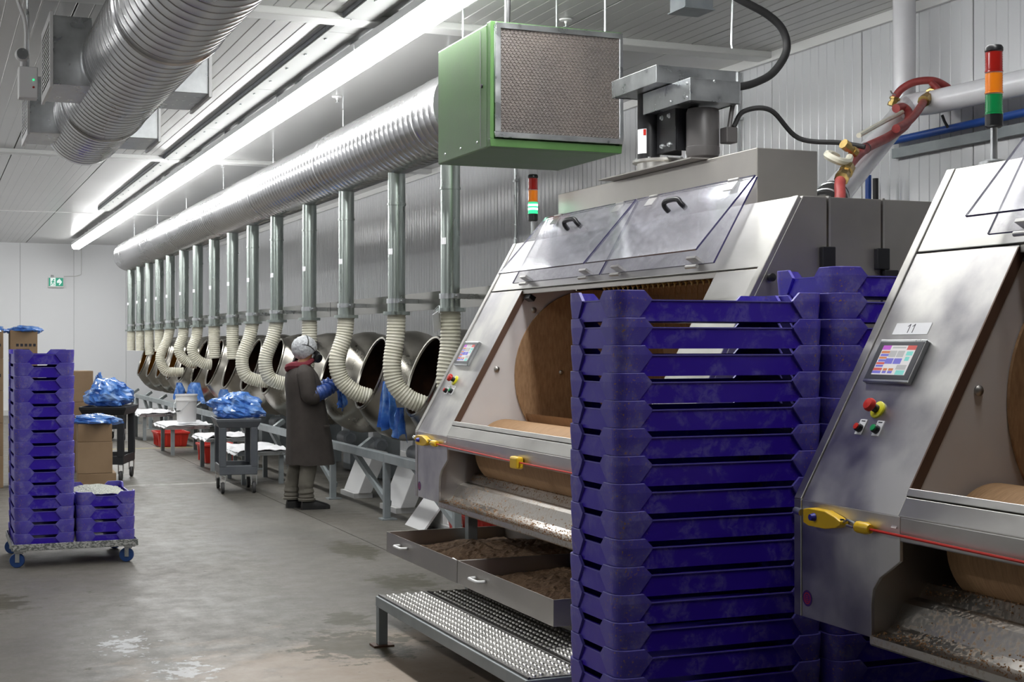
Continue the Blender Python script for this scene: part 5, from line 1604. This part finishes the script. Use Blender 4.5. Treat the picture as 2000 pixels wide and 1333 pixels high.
# hairnet
P = []
for i in range(17):
    row = []
    for j in range(29):
        th = PI * .70 * i / 16; ph = 2 * PI * (j % 28) / 28
        d = Vector((math.sin(th) * math.cos(ph), math.sin(th) * math.sin(ph), math.cos(th)))
        # tilt the cap backwards so it frees the face
        d = Matrix.Rotation(-R(34), 3, 'Y') @ d
        k = 1 + .05 * noise.noise(d * 5) + .02 * noise.noise(d * 14)
        row.append((hx_ - .012 + d.x * .126 * k, d.y * .112 * k, 1.557 + d.z * .124 * k))
    P.append(row)
b = MB(); b.grid(P, 0, True); b.build('hairnet', M['hairnet'], wk)
# respirator with straps
b = MB(); b.lathe([(.064, 0), (.062, .02), (.048, .05), (.032, .068), (.001, .07)], (.050, 0, 1.487), (.95, 0, -.25), 20); mk = b.build('respirator', M['black'], wk)
for s_ in (-1, 1):
    MB().lathe([(.036, 0), (.044, .006), (.044, .036), (.034, .042), (.001, .042)], (.078, s_ * .034, 1.468), (.35, s_ * .9, -.35), 18).build('filter_cartridge', M['black'], mk)
    MB().tube(bez([(.055, s_ * .045, 1.50), (.03, s_ * .092, 1.545), (-.03, s_ * .112, 1.585), (-.10, s_ * .080, 1.59), (-.138, 0, 1.59)], 6), .005, 6).build('head_strap', M['black_soft'], mk)
MB().tube(bez([(-.03, -.112, 1.585), (-.022, -.098, 1.63), (-.02, -.05, 1.67), (-.02, 0, 1.682), (-.02, .05, 1.67), (-.03, .10, 1.60)], 6), .005, 6).build('crown_strap', M['black_soft'], mk)
# hood of the sweater round the neck
P = []
for i in range(9):
    row = []
    for j in range(25):
        ph = 2 * PI * (j % 24) / 24; q = 2 * PI * i / 8
        back = .5 - .5 * math.cos(ph)          # 0 in front, 1 behind
        rx = .092 + .035 * back; r_ = .026 + .022 * back + .006 * noise.noise((math.cos(ph) * 3, math.sin(ph) * 3, i * .4))
        cx_ = -.058 + rx * math.cos(ph); cy_ = .092 * math.sin(ph); cz = 1.405 - .035 * back - .01 * math.sin(ph * 3)
        row.append((cx_ + r_ * math.cos(q) * math.cos(ph), cy_ + r_ * math.cos(q) * math.sin(ph), cz + r_ * .9 * math.sin(q) + .03 * (1 - back)))
    P.append(row)
b = MB(); b.grid(P, 0, True); b.build('hood', M['maroon'], wk)
# coat
lv = [(.430, .025, .235, .215), (.44, .025, .235, .215), (.55, .020, .225, .210), (.70, .010, .212, .205), (.86, -.005, .198, .202), (1.00, -.02, .185, .20), (1.12, -.035, .178, .205), (1.22, -.052, .170, .212), (1.30, -.065, .150, .205), (1.355, -.070, .118, .160), (1.395, -.068, .088, .100)]
P = []
for z, cx_, rx, ry in lv:
    row = []
    for j in range(41):
        ph = 2 * PI * (j % 40) / 40
        fold = 1 + (.035 * math.sin(ph * 7 + z * 2) + .03 * noise.noise((math.cos(ph) * 2.5, math.sin(ph) * 2.5, z * 1.2))) * max(0, (1.15 - z)) / .7
        e = .86
        c_, s_ = math.cos(ph), math.sin(ph)
        row.append((cx_ + rx * fold * math.copysign(abs(c_) ** e, c_), ry * fold * math.copysign(abs(s_) ** e, s_), z + .012 * noise.noise((c_ * 2, s_ * 2, 5)) * (z < .5)))
    P.append(row)
b = MB(); b.grid(P, 0, True)
for s_ in (-1, 1):
    sh = Vector((-.07, s_ * .165, 1.31)); el_ = Vector((-.025 if s_ < 0 else 0, s_ * .225, 1.10)); wr_ = Vector((.025, s_ * .218, 1.108))
    b.tube(bez([sh + Vector((.0, -s_ * .06, .02)), sh, (sh + el_) / 2 + Vector((-.01, s_ * .012, 0)), el_ + Vector((-.01, 0, -.005)), wr_], 5), [.075] * 5 + [.086] * 5 + [.082] * 5 + [.078] * 5 + [.072], 18)
coat = b.build('lab_coat', M['coat'], wk)
MB().box((.10, -.218, .80), (.16, -.206, .815)).build('pocket_edge', M['coat'], coat)
# trousers and shoes
for s_, fx_, fy_ in ((-1, -.02, -.10), (1, -.12, .10)):
    kx = -.02 if s_ < 0 else -.085
    tpts = bez([(-.02, s_ * .085, .80), (kx - .005, s_ * .10, .60), (kx, fy_, .42), (kx - .025 if s_ < 0 else fx_ - .01, fy_, .25), (fx_ - .02, fy_, .135), (fx_ - .02, fy_, .085)], 6)
    n_ = len(tpts)
    rs = [.098 - .026 * min(1, k / (n_ * .6)) + .006 * math.sin(k * 2.1) * (k > n_ * .6) + (.010 if k > n_ - 5 else 0) for k in range(n_)]
    MB().tube(tpts, rs, 20).build('trouser_leg', M['trouser'], wk)
    P = []
    for i, (x, hw, h) in enumerate(((-.095, .012, .05), (-.085, .032, .085), (-.05, .040, .105), (0, .044, .108), (.06, .048, .085), (.12, .050, .065), (.165, .040, .050), (.19, .018, .034))):
        row = []
        for j in range(15):
            q = PI * j / 14
            row.append((fx_ + x + .02, fy_ + hw * math.cos(q), .018 + (h - .018) * math.sin(q) ** .7))
        row = [(row[0][0], row[0][1], .0)] + row + [(row[-1][0], row[-1][1], .0)]
        P.append(row)
    sb = MB(); sb.grid(P, 0, True); sb.add([p for p in P[0]], [list(range(17))]); sb.add([p for p in P[-1]], [list(range(17))])
    for i in range(7): sb.add([P[i][0], P[i][-1], P[i + 1][-1], P[i + 1][0]], [(0, 1, 2, 3)])
    sb.build('shoe', M['shoe'], wk)
# blue oversleeves with gloves
for s_ in (-1, 1):
    a0 = Vector((-.015, s_ * .224, 1.10)); a1 = Vector((.13, s_ * .172, 1.15)); a2 = Vector((.265, s_ * .125, 1.222))
    pp = bez([a0, a1, a2], 14)
    rs = [.076 - .024 * k / len(pp) + .006 * math.sin(k * 1.7) + .004 * math.sin(k * 3.1) for k in range(len(pp))]
    sl = MB().tube(pp, rs, 18).build('oversleeve', M['blueglove'], wk)
    d_ = (a2 - a1).normalized(); side_ = Vector((0, 0, 1)).cross(d_).normalized() * -s_; up_ = d_.cross(side_)
    gp = [(a2 - d_ * .02, .030), (a2 + d_ * .04, .036), (a2 + d_ * .085, .034)]
    ge = [(0, 1), (1, 2)]
    for k, (off, l_) in enumerate(((-.027, .062), (-.009, .072), (.009, .068), (.027, .054))):
        kn = a2 + d_ * .088 + side_ * off; m1 = kn + d_ * l_ * .5 - Vector((0, 0, .012)); m2 = m1 + d_ * l_ * .35 - Vector((0, 0, .028)); q0 = len(gp)
        gp += [(kn, .011), (m1, .010), (m2, .009)]; ge += [(2, q0), (q0, q0 + 1), (q0 + 1, q0 + 2)]
    q0 = len(gp); t0 = a2 + d_ * .045 + side_ * -.034
    gp += [(t0, .012), (t0 + d_ * .035 - side_ * .018 - Vector((0, 0, .012)), .011), (t0 + d_ * .065 - side_ * .012 - Vector((0, 0, .028)), .009)]; ge += [(1, q0), (q0, q0 + 1), (q0 + 1, q0 + 2)]
    gl_ = skin_mesh('glove', gp, ge, 0, M['blueglove'], 1)
